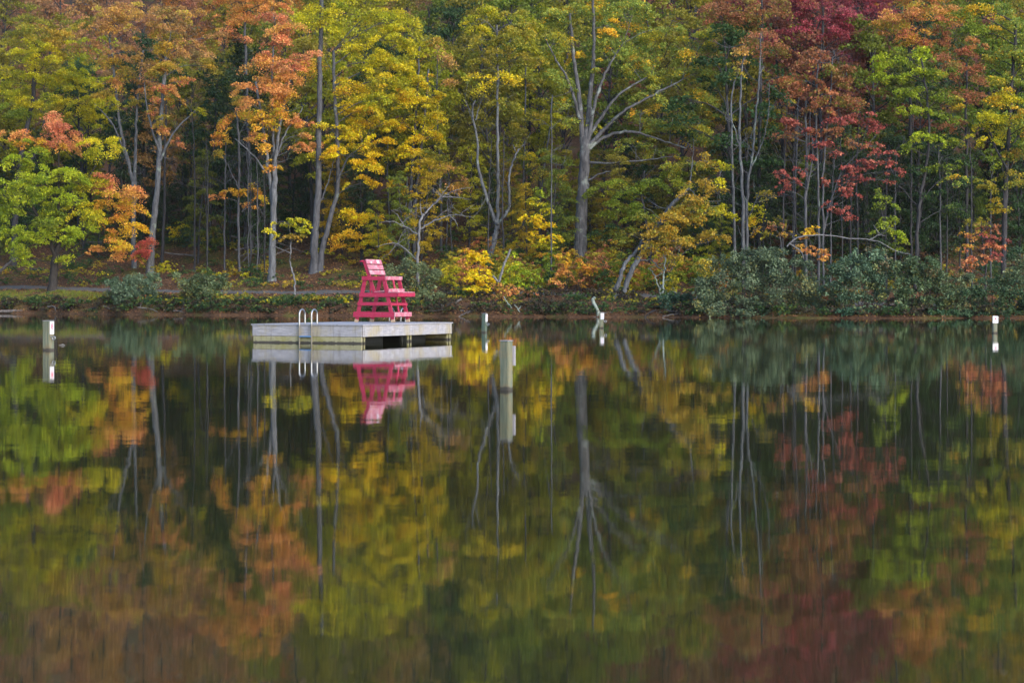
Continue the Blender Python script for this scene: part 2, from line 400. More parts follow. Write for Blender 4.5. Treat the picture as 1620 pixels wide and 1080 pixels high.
def tree(name, label, cat, base, stems=(), crown=(), bark='grey', s=None, group=None, leaf=.145, leafmat='leaf', lush=.9, limbs=True, dead_twigs=0, lift=0, up=.5, R=(.40, .85), flat_=.68, ddr=(-.7, .2)):
    """base photo pixel; stems [(w0, w1, [(X,Y[,dd]),..])]; crown [(X,Y,rx,ry,pal[,dens[,dd]])] in photo pixels"""
    rng = rngn()
    d = at_s(base[0], s) if s is not None else hit(*base)
    k = d / F
    bx_ = (base[0] - 810) * k; bz = float(ground_z(bx_, d)) - .05 + lift
    org = np.array([bx_, d, bz])
    root = empty(name, org, label, cat, group)
    samples, srad = [], []
    tubes = []
    for si, (w0, w1, pl) in enumerate(stems):
        P = np.array([px(p[0], p[1], d + (p[2] if len(p) > 2 else 0)) for p in pl])
        rooted = si == 0 or abs(pl[0][1] - stems[0][2][0][1]) < 25
        if rooted: P[0, 2] = float(ground_z(P[0, 0], P[0, 1])) - .2
        P[1:, 1] += rng.normal(0, .25, len(P) - 1)
        C = catmull(P, 7); L = np.linspace(0, 1, len(C))
        r = (w0 + (w1 - w0) * L ** .85) * k / 2 * .74
        if P[0, 2] < bz: r = r * (1 + (.4 if w0 > 11 else .15) * np.exp(-((C[:, 2] - bz).clip(0)) / .35))
        C[1:-1] += rng.normal(0, .03, (len(C) - 2, 3))
        if si == 0 or rooted: tubes.append(Tubes())
        (tubes[-1] if rooted else tubes[0]).add(C, r, 9 if w0 > 6 else 6, rng, .05)
        samples.append(C); srad.append(r)
    first = tubes[0] if tubes else Tubes()
    if samples: SPT = np.vstack(samples); SR = np.concatenate(srad)
    PP, CC = [], []
    for cl in crown:
        X, Y, rx, ry, pal = cl[:5]; dens = cl[5] if len(cl) > 5 else 1.; dd = cl[6] if len(cl) > 6 else rng.uniform(*ddr) * rx * k
        c = px(X, Y, d + dd); r = np.array([rx * k, max(.5, .75 * (rx * ry) ** .5 * k), ry * k])
        p, col, sc = sprays(rng, c, r, pal, dens, leaf, lush, R, flat_)
        PP.append(p); CC.append(col)
        if samples and limbs:
            dist = np.linalg.norm(SPT - c, axis=1); hd = np.hypot(*(SPT - c)[:, :2].T)
            cost = dist + 3 * np.clip(SPT[:, 2] - (c[2] - .25 * hd), 0, None)
            i = int(np.argmin(cost)); a = SPT[i]; Ld = np.linalg.norm(c - a)
            r0 = min(SR[i] * .42, .018 + .009 * Ld) + .008
            mid = (a + c) / 2 + np.array([0, 0, .10 * Ld]) + rng.normal(0, .06 * Ld, 3)
            curve = catmull([a, mid, c], 5)
            first.add(curve, np.linspace(r0, .014, len(curve)), 5)
            for q in rng.choice(len(sc), min(len(sc), 7), replace=False):
                st = curve[rng.integers(len(curve) // 2, len(curve))]
                m2 = (st + sc[q]) / 2 + rng.normal(0, .12, 3)
                first.add(catmull([st, m2, sc[q]], 3), np.linspace(.016, .006, 7), 4)
        elif not samples:
            for _ in range(max(2, int(rx * k * 2))):
                a = org + np.array([rng.normal(0, .25 * rx * k), rng.normal(0, .2), 0]) + np.array([(c[0] - org[0]) * .6, 0, 0]); a[2] = float(ground_z(a[0], a[1])) - .05
                e = c + rng.normal(0, .45, 3) * r
                first.add(catmull([a, (a + e) / 2 + rng.normal(0, .12, 3), e], 4), np.linspace(.028, .008, 9), 4)
    for _ in range(dead_twigs):
        i = rng.integers(len(SPT) // 4, len(SPT)); a = SPT[i]
        v = rng.normal(0, 1, 3); v[2] = abs(v[2]) * .6 + .15; v /= np.linalg.norm(v); Ld = rng.uniform(.7, 2.6)
        e = a + v * Ld; m2 = (a + e) / 2 + rng.normal(0, .14 * Ld, 3)
        cv = catmull([a, m2, e], 4); first.add(cv, np.linspace(min(.03, SR[i] * .6), .007, len(cv)), 4)
        for _k in range(3):
            st = cv[rng.integers(2, len(cv))]; v2 = v + rng.normal(0, .5, 3); e2 = st + v2 * Ld * .4
            first.add(np.array([st, (st + e2) / 2 + rng.normal(0, .05, 3), e2]), [.012, .009, .005], 4)
    nm = 'trunk' if samples else 'stem'
    if first.n and not tubes: first.build(nm, M[bark], root, org)
    for tb in tubes: tb.build(nm, M[bark], root, org)
    if PP:
        PP = np.vstack(PP); CC = np.vstack(CC)
        g = ground_z(PP[:, 0], PP[:, 1]); keep = PP[:, 2] > np.maximum(g, 0) + .03
        leaf_mesh('crown' if samples else 'foliage', PP[keep], leaf, CC[keep], rng, M[leafmat], root, org, up)
    if leafmat == 'leathery':
        tint = rng.uniform(.8, 1.15) * np.array([rng.uniform(.9, 1.2), 1, rng.uniform(.75, 1.1)])
        for o in root.children:
            if o.name.startswith('foliage'): o.color = (*tint, 1)
    return root

# ------------------------------------------------------------------ swim raft, ladders, lifeguard chair
RZ = math.radians(-24.8); FX = np.array([math.cos(RZ), math.sin(RZ)]); VY = np.array([-math.sin(RZ), math.cos(RZ)])
N0 = np.array([-4.515, 56.2]); LU, LV, DZ = 3.87, 5.97, .575
raft = empty('swim_raft', (*N0, 0), 'grey weathered wooden swim raft with steel ladders floating on the lake', 'raft', rz=RZ)
def deck_part():
    bm = bmesh.new(); nb = 40; wdt = (LV + .1) / nb
    for k in range(nb):
        y0 = -.05 + k * wdt
        r = bmesh.ops.create_cube(bm, size=1)['verts']
        for v in r: v.co = Vector(((v.co.x) * (LU + .1) - LU / 2, y0 + wdt / 2 + v.co.y * (wdt - .009), DZ - .02 + v.co.z * .04))
    me = bpy.data.meshes.new('deck'); bm.to_mesh(me); bm.free(); me.materials.append(M['deck'])
    o = bpy.data.objects.new('deck', me); COL.objects.link(o); o.parent = raft
deck_part()
zt = DZ - .042
# closed long side that faces the camera and its twin
for y in (.0, LV):
    board('side_board', (-LU, y, (zt + .2) / 2 + .002), (0, y, (zt + .2) / 2 + .002), (0, 0, 1), zt - .204, .045, M['raftwood'], raft)
    board('side_board', (-LU + .02, y, .045), (-.02, y, .045), (0, 0, 1), .30, .045, M['raftlow'], raft)
for x in (.0, -LU):
    board('side_board', (x, .03, (zt + .2) / 2), (x, LV - .03, (zt + .2) / 2), (0, 0, 1), zt - .2, .045, M['raftwood'], raft)
    for yy in (.0, LV / 2, LV):
        for dy in (.03, .21):
            y1 = min(max(yy + (dy if yy < LV - .1 else -dy), .05), LV - .05)
            board('corner_post', (x - .05 * (1 if x == 0 else -1), y1, -.35), (x - .05 * (1 if x == 0 else -1), y1, zt), (0, 1, 0), .05, .045, M['raftlow'], raft, .004)
    board('corner_plate', (x + .026 * (1 if x == 0 else -1), .09, .2), (x + .026 * (1 if x == 0 else -1), .09, zt), (0, 1, 0), .19, .012, M['raftwood'], raft, .003)
    board('corner_plate', (x + .026 * (1 if x == 0 else -1), LV - .09, .2), (x + .026 * (1 if x == 0 else -1), LV - .09, zt), (0, 1, 0), .17, .012, M['raftwood'], raft, .003)
for y in (1.5, 4.4):
    board('float', (-LU + .35, y, .06), (-.55, y, .06), (0, 1, 0), 1.7, .62, M['float'], raft, .06)
for y in (.1, 1.5, 2.98, 4.4, LV - .1):
    board('joist', (-LU + .04, y, zt - .09), (-.04, y, zt - .09), (0, 0, 1), .17, .045, M['raftlow'], raft, .004)

def ladder(xc, side):
    """hooped steel swim ladder; side -1: on the camera-facing long side, +1: on the far one"""
    y = -.09 if side < 0 else LV + .09; inn = -side
    la = empty('ladder', (xc, y, 0)); la.parent = raft
    for sx in (-.215, .215):
        tb = Tubes(); a = np.linspace(0, math.pi, 13)
        pts = [(sx, 0, z) for z in np.linspace(-.75, DZ + .27, 8)] + [(sx, inn * (.165 - .165 * math.cos(q)), DZ + .29 + .16 * math.sin(q)) for q in a] + [(sx, inn * .33, z) for z in np.linspace(DZ + .26, DZ, 4)]
        tb.add(np.array(pts), .024, 10); tb.build('rail', M['rail'], la)
        board('foot_plate', (sx - .06, inn * .33, DZ + .006), (sx + .06, inn * .33, DZ + .006), (0, 1, 0), .1, .012, M['steel'], la, .003)
    for z in (.20, -.12):
        board('step', (-.2, 0, z), (.2, 0, z), (0, 1, 0), .09, .035, M['bluestep'], la, .006)
ladder(-1.93, -1); ladder(-1.97, 1)

CO = N0 + FX * -2.70 + VY * 4.36
ch = empty('lifeguard_chair', (*CO, DZ), 'tall red wooden lifeguard chair standing on the swim raft', 'lifeguard chair', rz=RZ)
ch.scale = (.955, .955, .955)
W = 1.08; T = .042
def leg(x0, x1, y, z1=1.5, wd=.135):
    o = board('leg', (x0, y, -.001), (x1, y, z1), (1, 0, 0), wd, T, M['red'], ch)
    b = board('foot', (x0 + (x1 - x0) * .0, y, -.0), (x0 + (x1 - x0) * .065, y, .098), (1, 0, 0), wd + .006, T + .006, M['bare'], o, .003)
for y in (0, W):
    leg(.02, .37, y); leg(1.47, 1.10, y)
ys = (-T - .002, W + T + .002)
for y in ys:
    board('bottom_rail', (-.07, y, .265), (1.52, y, .265), (0, 0, 1), .17, .04, M['red'], ch)
    board('middle_rail', (.10, y, .635), (1.36, y, .635), (0, 0, 1), .115, .04, M['red'], ch)
    board('seat_rail', (.17, y, .94), (1.66, y, .94), (0, 0, 1), .14, .04, M['red'], ch)
    board('arm_rail', (.27, y, 1.51), (1.17, y, 1.51), (0, 0, 1), .135, .04, M['red'], ch)
for y in (T + .004, W - T - .004):
    board('back_support', (.74, y, .93), (.31, y, 2.12), (1, 0, 0), .12, .04, M['red'], ch)
# boards running across, front side
bk = Vector((-.43, 0, 1.19)).normalized(); nb = Vector((bk.z, 0, -bk.x))
for k, zc in enumerate((1.685, 1.87, 2.055)):
    b0 = Vector((.31, 0, 2.12)) + bk * ((zc - 2.12) / bk.z) + nb * .084
    br = board('back_board', (b0.x, .0, b0.z), (b0.x, W, b0.z), bk, .166, .03, M['litside'], ch)
    if k == 2:
        for (y0, wd, hh, dz) in ((.80, .15, .12, .0), (.30, .07, .05, -.03)):
            q = b0 + nb * .0185 + bk * dz
            board('notice', (q.x, y0 - wd / 2, q.z), (q.x, y0 + wd / 2, q.z), bk, hh, .004, M['white'], br, 0)
board('top_cap', (.235, -.06, 2.10), (.235, W + .06, 2.10), (1, 0, .2), .09, .05, M['red'], ch)
board('front_bar', (1.195, -.06, 1.515), (1.195, W + .06, 1.515), (0, 0, 1), .125, .035, M['litside'], ch)
for k in range(4):
    board('seat_board', (.79 + k * .135, -.02, 1.045 + .012 * k), (.79 + k * .135, W + .02, 1.045 + .012 * k), (1, 0, .08), .125, .035, M['litside'], ch)
board('seat_front', (1.295, -.03, 1.08), (1.295, W + .03, 1.08), (0, 0, 1), .15, .035, M['litside'], ch)
for k in range(3):
    board('footrest_board', (1.36 + k * .135, -.064, 1.033), (1.36 + k * .135, W + .064, 1.033), (1, 0, 0), .125, .032, M['litside'], ch)
board('footrest_front', (1.685, -.07, .945), (1.685, W + .07, .945), (0, 0, 1), .13, .04, M['red'], ch)
board('front_board', (1.555, -.066, .275), (1.555, W + .066, .275), (0, 0, 1), .15, .04, M['litside'], ch)
board('rear_board', (-.035, -.02, .30), (-.035, W + .02, .30), (0, 0, 1), .14, .04, M['red'], ch)
board('front_rung', (1.39, -.066, .62), (1.39, W + .066, .62), (0, 0, 1), .09, .04, M['red'], ch)
board('centre_post', (1.43, W * .45, .3), (1.20, W * .45, 1.45), (0, 1, 0), .085, .04, M['red'], ch)
board('rear_brace', (.40, W * .3, .9), (.40, W * .3, 1.4), (0, 1, 0), .07, .035, M['red'], ch)

# ------------------------------------------------------------------ marker posts
def text_mesh(body, size, mat, parent, loc, rot, ext=.001):
    cu = bpy.data.curves.new('txt', 'FONT'); cu.body = body; cu.size = size; cu.extrude = ext; cu.align_x = 'CENTER'; cu.align_y = 'CENTER'; cu.offset = size * .012
    tmp = bpy.data.objects.new('txt', cu); COL.objects.link(tmp)
    me = bpy.data.meshes.new_from_object(tmp.evaluated_get(bpy.context.evaluated_depsgraph_get())); me.name = 'lettering'
    bpy.data.objects.remove(tmp); me.materials.clear(); me.materials.append(mat)
    o = bpy.data.objects.new('lettering', me); COL.objects.link(o); o.parent = parent; o.location = loc; o.rotation_euler = rot
    return o
def marker(label, X, Ytop, Yw, wd, rot, sign, mat='postwood', ring=True, num=None, nmat='signred', tilt=0):
    d = CAMH * F / (Yw - YH); x = (X - 810) / F * d; H = (Yw - Ytop) / F * d
    r = empty('marker_post', (x, d, 0), label, 'post', 'wooden marker posts in the lake', rz=rot)
    r.rotation_euler = (0, tilt, rot)
    bm = bmesh.new(); bmesh.ops.create_cube(bm, size=1)
    for v in bm.verts: v.co = Vector((v.co.x * wd, v.co.y * wd, (H if v.co.z > 0 else -1.2)))
    bmesh.ops.bevel(bm, geom=list(bm.edges), offset=.012, segments=2, affect='EDGES')
    me = bpy.data.meshes.new('shaft'); bm.to_mesh(me); bm.free(); me.materials.append(M[mat])
    o = bpy.data.objects.new('shaft', me); COL.objects.link(o); o.parent = r
    board('cap', (-wd / 2 - .004, 0, H + .007), (wd / 2 + .004, 0, H + .007), (0, 1, 0), wd + .008, .012, M['deck'], r, .003)
    if sign:
        fx, sw, sh, sx, face = sign
        # face: 'r' the face turned to the viewer's right, 'f' the face turned to the viewer, 'b' away
        sg = empty('sign', (0, 0, 0)); sg.parent = r
        if face == 'f': sg.location = (sx, -wd / 2 - .009, H - sh / 2 - fx)
        elif face == 'r': sg.location = (wd / 2 + .009, sx, H - sh / 2 - fx); sg.rotation_euler = (0, 0, math.pi / 2)
        board('plate', (-sw / 2, 0, 0), (sw / 2, 0, 0), (0, 0, 1), sh, .012, M['white'], sg, .003)
        if num:
            text_mesh(num, sh * .62, M[nmat], sg, (0, -.0075, sh * .10), (math.pi / 2, 0, 0))
            board('caption', (-sw * .28, -.0075, -sh * .30), (sw * .28, -.0075, -sh * .30), (0, 0, 1), sh * .045, .003, M['signgrey'], sg, 0)
    if ring:
        e = empty('eye_bolt', (wd / 2, -wd * .25, H - ring)); e.parent = r
        tb = Tubes(); a = np.linspace(0, 2 * math.pi, 17)
        tb.add(np.stack([.11 + .045 * np.cos(a), 0 * a, -.05 + .045 * np.sin(a)], -1), .013, 8); tb.build('ring', M['steel'], e)
        tb = Tubes(); tb.add(np.array([(-.03, 0, 0), (.03, 0, -.012), (.075, 0, -.035)]), .014, 8); tb.build('shank', M['steel'], e)
    return r
R_ = math.radians
marker('greenish post with a red-figured white sign and steel ring, before the grassy bank', 76.5, 507.5, 554, .215, R_(-24), (.02, .17, .33, .0, 'r'), 'postwood', .40, '8', 'signred')
marker('dark green post with a blank-looking white plate, just beyond the raft corner', 766, 496, 526, .17, R_(-30), (.02, .15, .30, 0, 'r'), 'greenpost', .37, '7', 'signfaint', R_(1.5))
marker('largest marker post, bare pale timber, its sign seen edge-on', 801, 539.5, 617, .146, R_(-32), None, 'postwood', 0)
marker('small tan post with a white plate beside the lichened crooked stub', 951.5, 494, 519, .17, R_(-12), (.03, .16, .29, .055, 'f'), 'postwood', .36, '5', 'signfaint')
marker('slim tan post with a white sign bearing a dark red 4', 1573.7, 500, 527, .165, R_(4), (.0, .22, .27, 0, 'f'), 'postwood', 0, '4', 'signred')
# the large post's sign hangs on its far side and shows only its edge
mp = [o for o in bpy.data.objects if o.get('label', '').startswith('largest')][0]
board('sign', (.018, .083, .37), (.018, .083, .665), (1, 0, 0), .18, .014, M['signgrey'], mp, .003)

# ------------------------------------------------------------------ trees that can be told apart
tree('maple_tree', 'short dark-trunked maple at the water path, green crown turning orange on one side', 'tree', (83, 461),
     [(20, 15, [(83, 461), (85, 430), (88, 400)]), (10, 4, [(87, 405), (70, 360), (45, 310), (30, 270)]), (10, 3, [(88, 402), (108, 350), (130, 300), (150, 260)]), (7, 3, [(88, 400), (92, 330), (95, 240)]), (6, 3, [(90, 400), (130, 365), (180, 345)])],
     [(25, 300, 48, 30, 'LG'), (-10, 330, 45, 40, 'LG'), (85, 320, 55, 32, 'LG'), (45, 372, 48, 26, 'LG'), (115, 375, 42, 22, 'LG'), (75, 345, 40, 26, 'G'), (100, 280, 48, 24, 'LG'), (40, 255, 40, 26, 'LG'),
      (35, 408, 22, 12, 'LG'), (108, 410, 16, 10, 'LG'), (150, 290, 38, 20, 'YG'), (135, 340, 34, 22, 'YG'), (185, 350, 34, 18, 'OY'), (165, 318, 36, 18, 'OY'), (195, 305, 36, 16, 'O'), (215, 330, 24, 15, 'OY'),
      (172, 285, 26, 15, 'OR'), (185, 385, 30, 13, 'OY'), (140, 395, 22, 10, 'O'), (212, 362, 22, 14, 'GO'), (95, 208, 34, 24, 'OR'), (88, 185, 18, 12, 'OR'), (110, 225, 32, 14, 'O'), (30, 212, 34, 10, 'O'), (60, 228, 34, 12, 'OY'),
      (150, 232, 42, 14, 'YG'), (175, 225, 28, 10, 'YG'), (5, 230, 26, 14, 'YG'), (190, 402, 18, 10, 'O')], 'dark')
tree('maple_tree', 'yellow-green tree rising behind the short dark-trunked maple', 'tree', (20, 418), [(13, 8, [(20, 418), (24, 330), (38, 240), (52, 150), (58, 60)]), (6, 2, [(30, 280), (70, 220), (110, 160)])],
     [(70, 95, 62, 30, 'YG'), (30, 130, 45, 30, 'YG'), (115, 130, 48, 24, 'YG'), (140, 165, 44, 16, 'YG'), (60, 165, 50, 20, 'YG'), (20, 180, 34, 18, 'G'), (165, 190, 34, 10, 'YG'), (160, 150, 30, 14, 'GD'), (100, 180, 30, 16, 'OL'),
      (45, 55, 46, 30, 'OL'), (100, 70, 40, 24, 'GD')], 'brown')
tree('young_maple', 'small bright red maple sprig in front of the pale trunks', 'tree', (231, 433), [(3, 1, [(231, 433), (232, 415), (234, 385)])],
     [(233, 385, 17, 11, 'BR', 1.4), (228, 402, 18, 10, 'BR', 1.4), (216, 408, 12, 7, 'O')], 'brown')
tree('birch_tree', 'pale lichened trunk behind the red sprig under a thin golden-tan crown', 'tree', (237, 432),
     [(17, 7, [(237, 432), (241, 385), (248, 315), (252, 235), (257, 165), (262, 90)]), (7, 2, [(250, 260), (275, 210), (310, 175)]), (6, 2, [(252, 240), (235, 180), (228, 130)])],
     [(265, 30, 62, 26, 'T', .75), (300, 70, 46, 20, 'T', .75), (250, 70, 46, 20, 'GD', .75), (240, 105, 40, 15, 'T', .7), (310, 105, 34, 13, 'GD', .7), (290, 130, 26, 10, 'OT', .7), (255, 205, 20, 9, 'O', .8), (278, 225, 14, 8, 'OR', .8),
      (312, 176, 15, 8, 'YG', .8), (240, 180, 20, 9, 'OT', .8), (335, 60, 24, 14, 'T', .6), (255, 145, 34, 13, 'OT', .9, -1.2), (262, 105, 36, 14, 'GD', .9, -1.2), (285, 160, 22, 8, 'OT', .8, -1), (258, 190, 20, 8, 'GD', .8, -1.)], 'pale', dead_twigs=16)
tree('birch_tree', 'forked pale tree with two long smooth stems beside the lichened trunk', 'tree', (212, 424),
     [(11, 8, [(212, 424), (212, 350), (213, 295)]), (8, 4, [(213, 300), (205, 265), (191, 205), (182, 130), (172, 60)]), (8, 4, [(213, 298), (214, 235), (218, 165), (226, 80)]), (4, 2, [(204, 262), (180, 200), (150, 165)])],
     [(170, 40, 52, 26, 'T', .75), (205, 20, 46, 22, 'T', .75), (135, 75, 40, 15, 'T', .75), (185, 85, 46, 16, 'T', .7), (155, 100, 34, 12, 'GD', .8), (205, 118, 30, 12, 'GD', .8), (225, 140, 24, 9, 'OT'), (120, 40, 34, 14, 'OL'), (165, 130, 30, 10, 'YG'), (190, 130, 30, 11, 'OT', .9, -1.2), (215, 160, 26, 9, 'GD', .9, -1.1), (180, 165, 26, 8, 'YG', .9, -1), (225, 100, 30, 12, 'T', .9, -1.2)], 'pale', dead_twigs=14)
tree('slender_tree', 'thin dark straight trunk beside the lichened pale one', 'tree', (257, 418), [(7, 4, [(257, 418), (259, 330), (261, 230), (264, 150)])], [(268, 150, 22, 12, 'OL', .6)], 'brown', dead_twigs=10)
tree('maple_tree', 'orange maple with a pale lichen-spotted trunk and many upswept stems', 'tree', (430, 443),
     [(17, 11, [(430, 443), (431, 385), (434, 320), (434, 255)]), (8, 5, [(432, 330), (424, 260), (416, 200), (405, 130)]), (8, 3, [(434, 260), (443, 200), (455, 140), (470, 90)]), (7, 3, [(434, 258), (432, 190), (432, 110), (436, 40)]), (5, 2, [(433, 262), (450, 215), (478, 170)]), (5, 2, [(426, 280), (405, 250), (372, 220)])],
     [(435, 70, 36, 22, 'OR'), (425, 105, 42, 20, 'O'), (400, 140, 34, 18, 'O'), (448, 135, 36, 18, 'O'), (478, 88, 24, 13, 'OR'), (470, 115, 26, 12, 'O'), (445, 165, 28, 13, 'OY'), (405, 180, 26, 13, 'OY'), (460, 190, 26, 10, 'O'), (485, 192, 18, 9, 'O'),
      (425, 262, 18, 12, 'OY'), (415, 215, 14, 8, 'OY'), (468, 235, 22, 8, 'O'), (450, 45, 26, 14, 'O'), (432, 30, 26, 14, 'OR'), (485, 215, 12, 7, 'O'), (430, 140, 34, 15, 'O', 1, -1.6), (440, 180, 26, 11, 'OY', 1, -1.4), (425, 200, 26, 10, 'OY', 1, -1.4), (455, 105, 26, 13, 'OR', 1, -1.4), (418, 235, 18, 9, 'OY', 1, -1.2), (395, 165, 20, 11, 'O', 1, -1.2)], 'pale', dead_twigs=18)
tree('maple_tree', 'slim tree with an orange crown and a drooping orange branch over the brush pile', 'tree', (379, 431),
     [(6, 5, [(379, 431), (378, 370), (377, 300), (378, 245), (374, 170)]), (4, 1, [(383, 335), (400, 320), (420, 345)]), (3, 1.5, [(378, 300), (360, 260), (345, 235)])],
     [(372, 190, 28, 16, 'OY'), (350, 218, 22, 11, 'OY'), (345, 245, 14, 8, 'GD'), (395, 215, 18, 10, 'O'), (378, 160, 16, 12, 'GD'), (365, 305, 28, 8, 'OY'), (400, 300, 26, 9, 'OY'), (395, 325, 24, 7, 'O', .7), (345, 312, 14, 6, 'O', .8), (412, 315, 14, 8, 'OY')], 'grey', dead_twigs=12)
tree('oak_tree', 'tree with a dusky orange upper crown above the orange maple', 'tree', (398, 402), [(9, 5, [(398, 402), (396, 280), (390, 140), (385, 20)])],
     [(390, 20, 44, 26, 'O'), (375, 60, 30, 18, 'OR', .9), (420, 5, 40, 18, 'O'), (360, -15, 46, 24, 'O'), (395, -35, 44, 24, 'OT')], 'grey', dead_twigs=8)
tree('sapling', 'crooked white-stemmed sapling with a flat yellow-green top beside the path', 'tree', (467, 468),
     [(4.5, 2, [(467, 468), (465, 440), (458, 415), (461, 398), (459, 370)]), (2, 1, [(459, 400), (440, 392), (425, 388)])], [(455, 352, 30, 9, 'YG', 1.1), (432, 368, 18, 7, 'YG'), (478, 360, 17, 8, 'YG'), (458, 375, 24, 7, 'GD')], 'dead', leaf=.17)
tree('oak_tree', 'twin-stemmed tall tree with straight and curved grey stems, yellow-green crown', 'tree', (499, 431),
     [(19, 8, [(497, 431), (498, 380), (503, 310), (505, 200), (507, 90), (509, -20)]), (14, 6, [(506, 431), (510, 395), (521, 350), (533, 300), (534, 240), (531, 160), (527, 80)]), (5, 2, [(533, 290), (550, 250), (575, 230)]), (4, 2, [(503, 330), (518, 290), (528, 255)])],
     [(530, 20, 44, 26, 'YG'), (560, 65, 40, 22, 'YG'), (600, 20, 44, 24, 'YG'), (590, 100, 44, 22, 'YG'), (625, 65, 40, 22, 'YG'), (560, 130, 38, 18, 'Y'), (600, 160, 40, 18, 'YG'), (540, 170, 26, 16, 'Y'), (525, 205, 26, 12, 'Y'),
      (565, 200, 36, 16, 'BY'), (600, 225, 28, 14, 'BY'), (560, 245, 40, 14, 'BY', 1.2), (525, 240, 24, 10, 'BY'), (590, 260, 26, 12, 'BY', 1.2), (575, 290, 28, 10, 'BY'), (545, 220, 30, 12, 'Y'), (580, 175, 34, 14, 'Y', 1, -1.5), (610, 195, 26, 12, 'Y'), (615, 150, 30, 14, 'Y', 1, -1.), (620, 105, 30, 16, 'Y'), (495, 105, 24, 15, 'OY'), (490, 35, 26, 16, 'YG'), (640, 30, 28, 20, 'YG'), (500, 230, 12, 8, 'O'), (630, 120, 26, 18, 'YG')], 'grey', dead_twigs=14)
tree('young_maple', 'low golden tree with broad drooping foliage behind the lifeguard chair', 'tree', (572, 420), [(5, 2, [(572, 420), (570, 380), (565, 330)])],
     [(555, 340, 28, 12, 'BY', 1.2, -1), (585, 345, 28, 12, 'BY', 1.2, -1), (545, 372, 24, 11, 'GO', 1.2, -1), (580, 375, 34, 13, 'BY', 1.2, -1), (610, 370, 18, 11, 'GO'), (560, 392, 28, 10, 'GO'), (600, 390, 22, 9, 'GO')], 'brown')
tree('oak_tree', 'yellow tree with clustered grey stems rising behind the bare white tree', 'tree', (650, 412),
     [(8, 4, [(645, 412), (648, 330), (654, 240), (660, 160), (664, 70)]), (8, 4, [(655, 412), (657, 340), (662, 270), (672, 190), (678, 110)]), (6, 3, [(640, 412), (641, 350), (645, 280)])],
     [(660, 130, 36, 18, 'Y', 1.1, -1.5), (685, 150, 28, 16, 'Y', 1.1), (655, 165, 30, 14, 'Y', 1, -1.5), (675, 185, 32, 14, 'Y'), (640, 200, 30, 13, 'BY', 1.1), (690, 205, 20, 10, 'Y'), (645, 235, 24, 12, 'BY'), (670, 218, 30, 12, 'BY', 1, -1.2), (690, 185, 24, 10, 'Y', 1, -1.), (650, 262, 18, 10, 'Y'), (625, 245, 20, 10, 'Y'), (645, 90, 32, 20, 'YG'), (625, 290, 16, 8, 'Y'), (650, 300, 14, 8, 'GO')], 'grey', dead_twigs=14)
tree('slender_tree', 'thin pale pole of a tree hung with yellow leaves', 'tree', (618, 382), [(5, 3, [(618, 382), (616, 340), (613, 265), (614, 180)])], [(614, 240, 20, 10, 'Y'), (608, 205, 24, 10, 'Y')], 'pale')
tree('dead_tree', 'bare white dead tree with spreading limbs above the dark green bush', 'tree', (660, 452),
     [(7, 4, [(660, 452), (662, 400), (665, 352), (672, 338)]), (4, 1, [(672, 338), (695, 315), (718, 302), (748, 296)]), (4, 1, [(666, 362), (690, 348), (720, 340), (748, 344)]), (3.5, 1, [(664, 372), (640, 358), (620, 350), (600, 352)]), (4, 1, [(661, 412), (642, 395), (625, 385), (595, 390)]), (3, 1, [(668, 345), (665, 325), (666, 315)]), (2.5, .8, [(690, 320), (705, 300), (712, 290)]), (2.5, .8, [(628, 385), (617, 400), (603, 408)]), (2.5, .8, [(712, 341), (722, 352), (724, 362)]), (2.5, .8, [(700, 312), (725, 312), (742, 316)]), (2, .7, [(640, 358), (628, 340), (618, 332)])], [], 'dead', dead_twigs=22)
tree('sapling', 'sparse tan sapling fading behind the bare white tree', 'tree', (715, 405), [(3, 1, [(715, 405), (712, 330), (708, 270)])],
     [(700, 275, 38, 18, 'T', .5), (730, 290, 24, 14, 'T', .45), (690, 250, 26, 14, 'OL', .7), (720, 255, 26, 14, 'OL', .6)], 'grey', leaf=.15)
tree('dying_tree', 'feathery tan half-bare crown between yellow and olive trees', 'tree', (698, 398), [(6, 2, [(698, 398), (698, 300), (692, 180), (692, 90)])],
     [(692, 90, 26, 24, 'T', .5), (705, 125, 22, 14, 'T', .45), (680, 65, 18, 14, 'GD', .6)], 'grey', dead_twigs=14, leaf=.15)
tree('forked_tree', 'three-forked grey tree with a bent trunk and two bare arms above the yellow sapling', 'tree', (776, 432),
     [(12, 10, [(770, 432), (778, 395), (786, 365), (787, 352)]), (8, 3, [(786, 356), (774, 325), (757, 265), (755, 220), (747, 180), (752, 160)]), (8, 4, [(787, 355), (788, 290), (787, 220), (787, 130), (786, 40)]), (8, 3, [(788, 356), (800, 338), (806, 325), (805, 280), (814, 250), (821, 235)]), (3, 1, [(752, 200), (742, 175), (738, 160)]), (3, 1, [(752, 190), (758, 170), (765, 152)])],
     [(790, 60, 46, 24, 'OL'), (760, 90, 36, 20, 'OL'), (815, 95, 36, 20, 'OL'), (790, 130, 36, 16, 'Y', .8), (760, 30, 40, 22, 'YG'), (820, 40, 40, 24, 'OL'), (800, 160, 26, 12, 'OL', .8)], 'pale', dead_twigs=8)
tree('slender_tree', 'thin grey pole among olive leaves, next to the three-forked tree', 'tree', (827, 385), [(5, 3, [(827, 385), (828, 300), (830, 220), (832, 100)])],
     [(830, 130, 30, 16, 'OL'), (850, 180, 26, 14, 'OL'), (835, 240, 26, 11, 'Y', .8), (850, 270, 22, 11, 'OL'), (820, 200, 20, 12, 'OL')], 'grey')
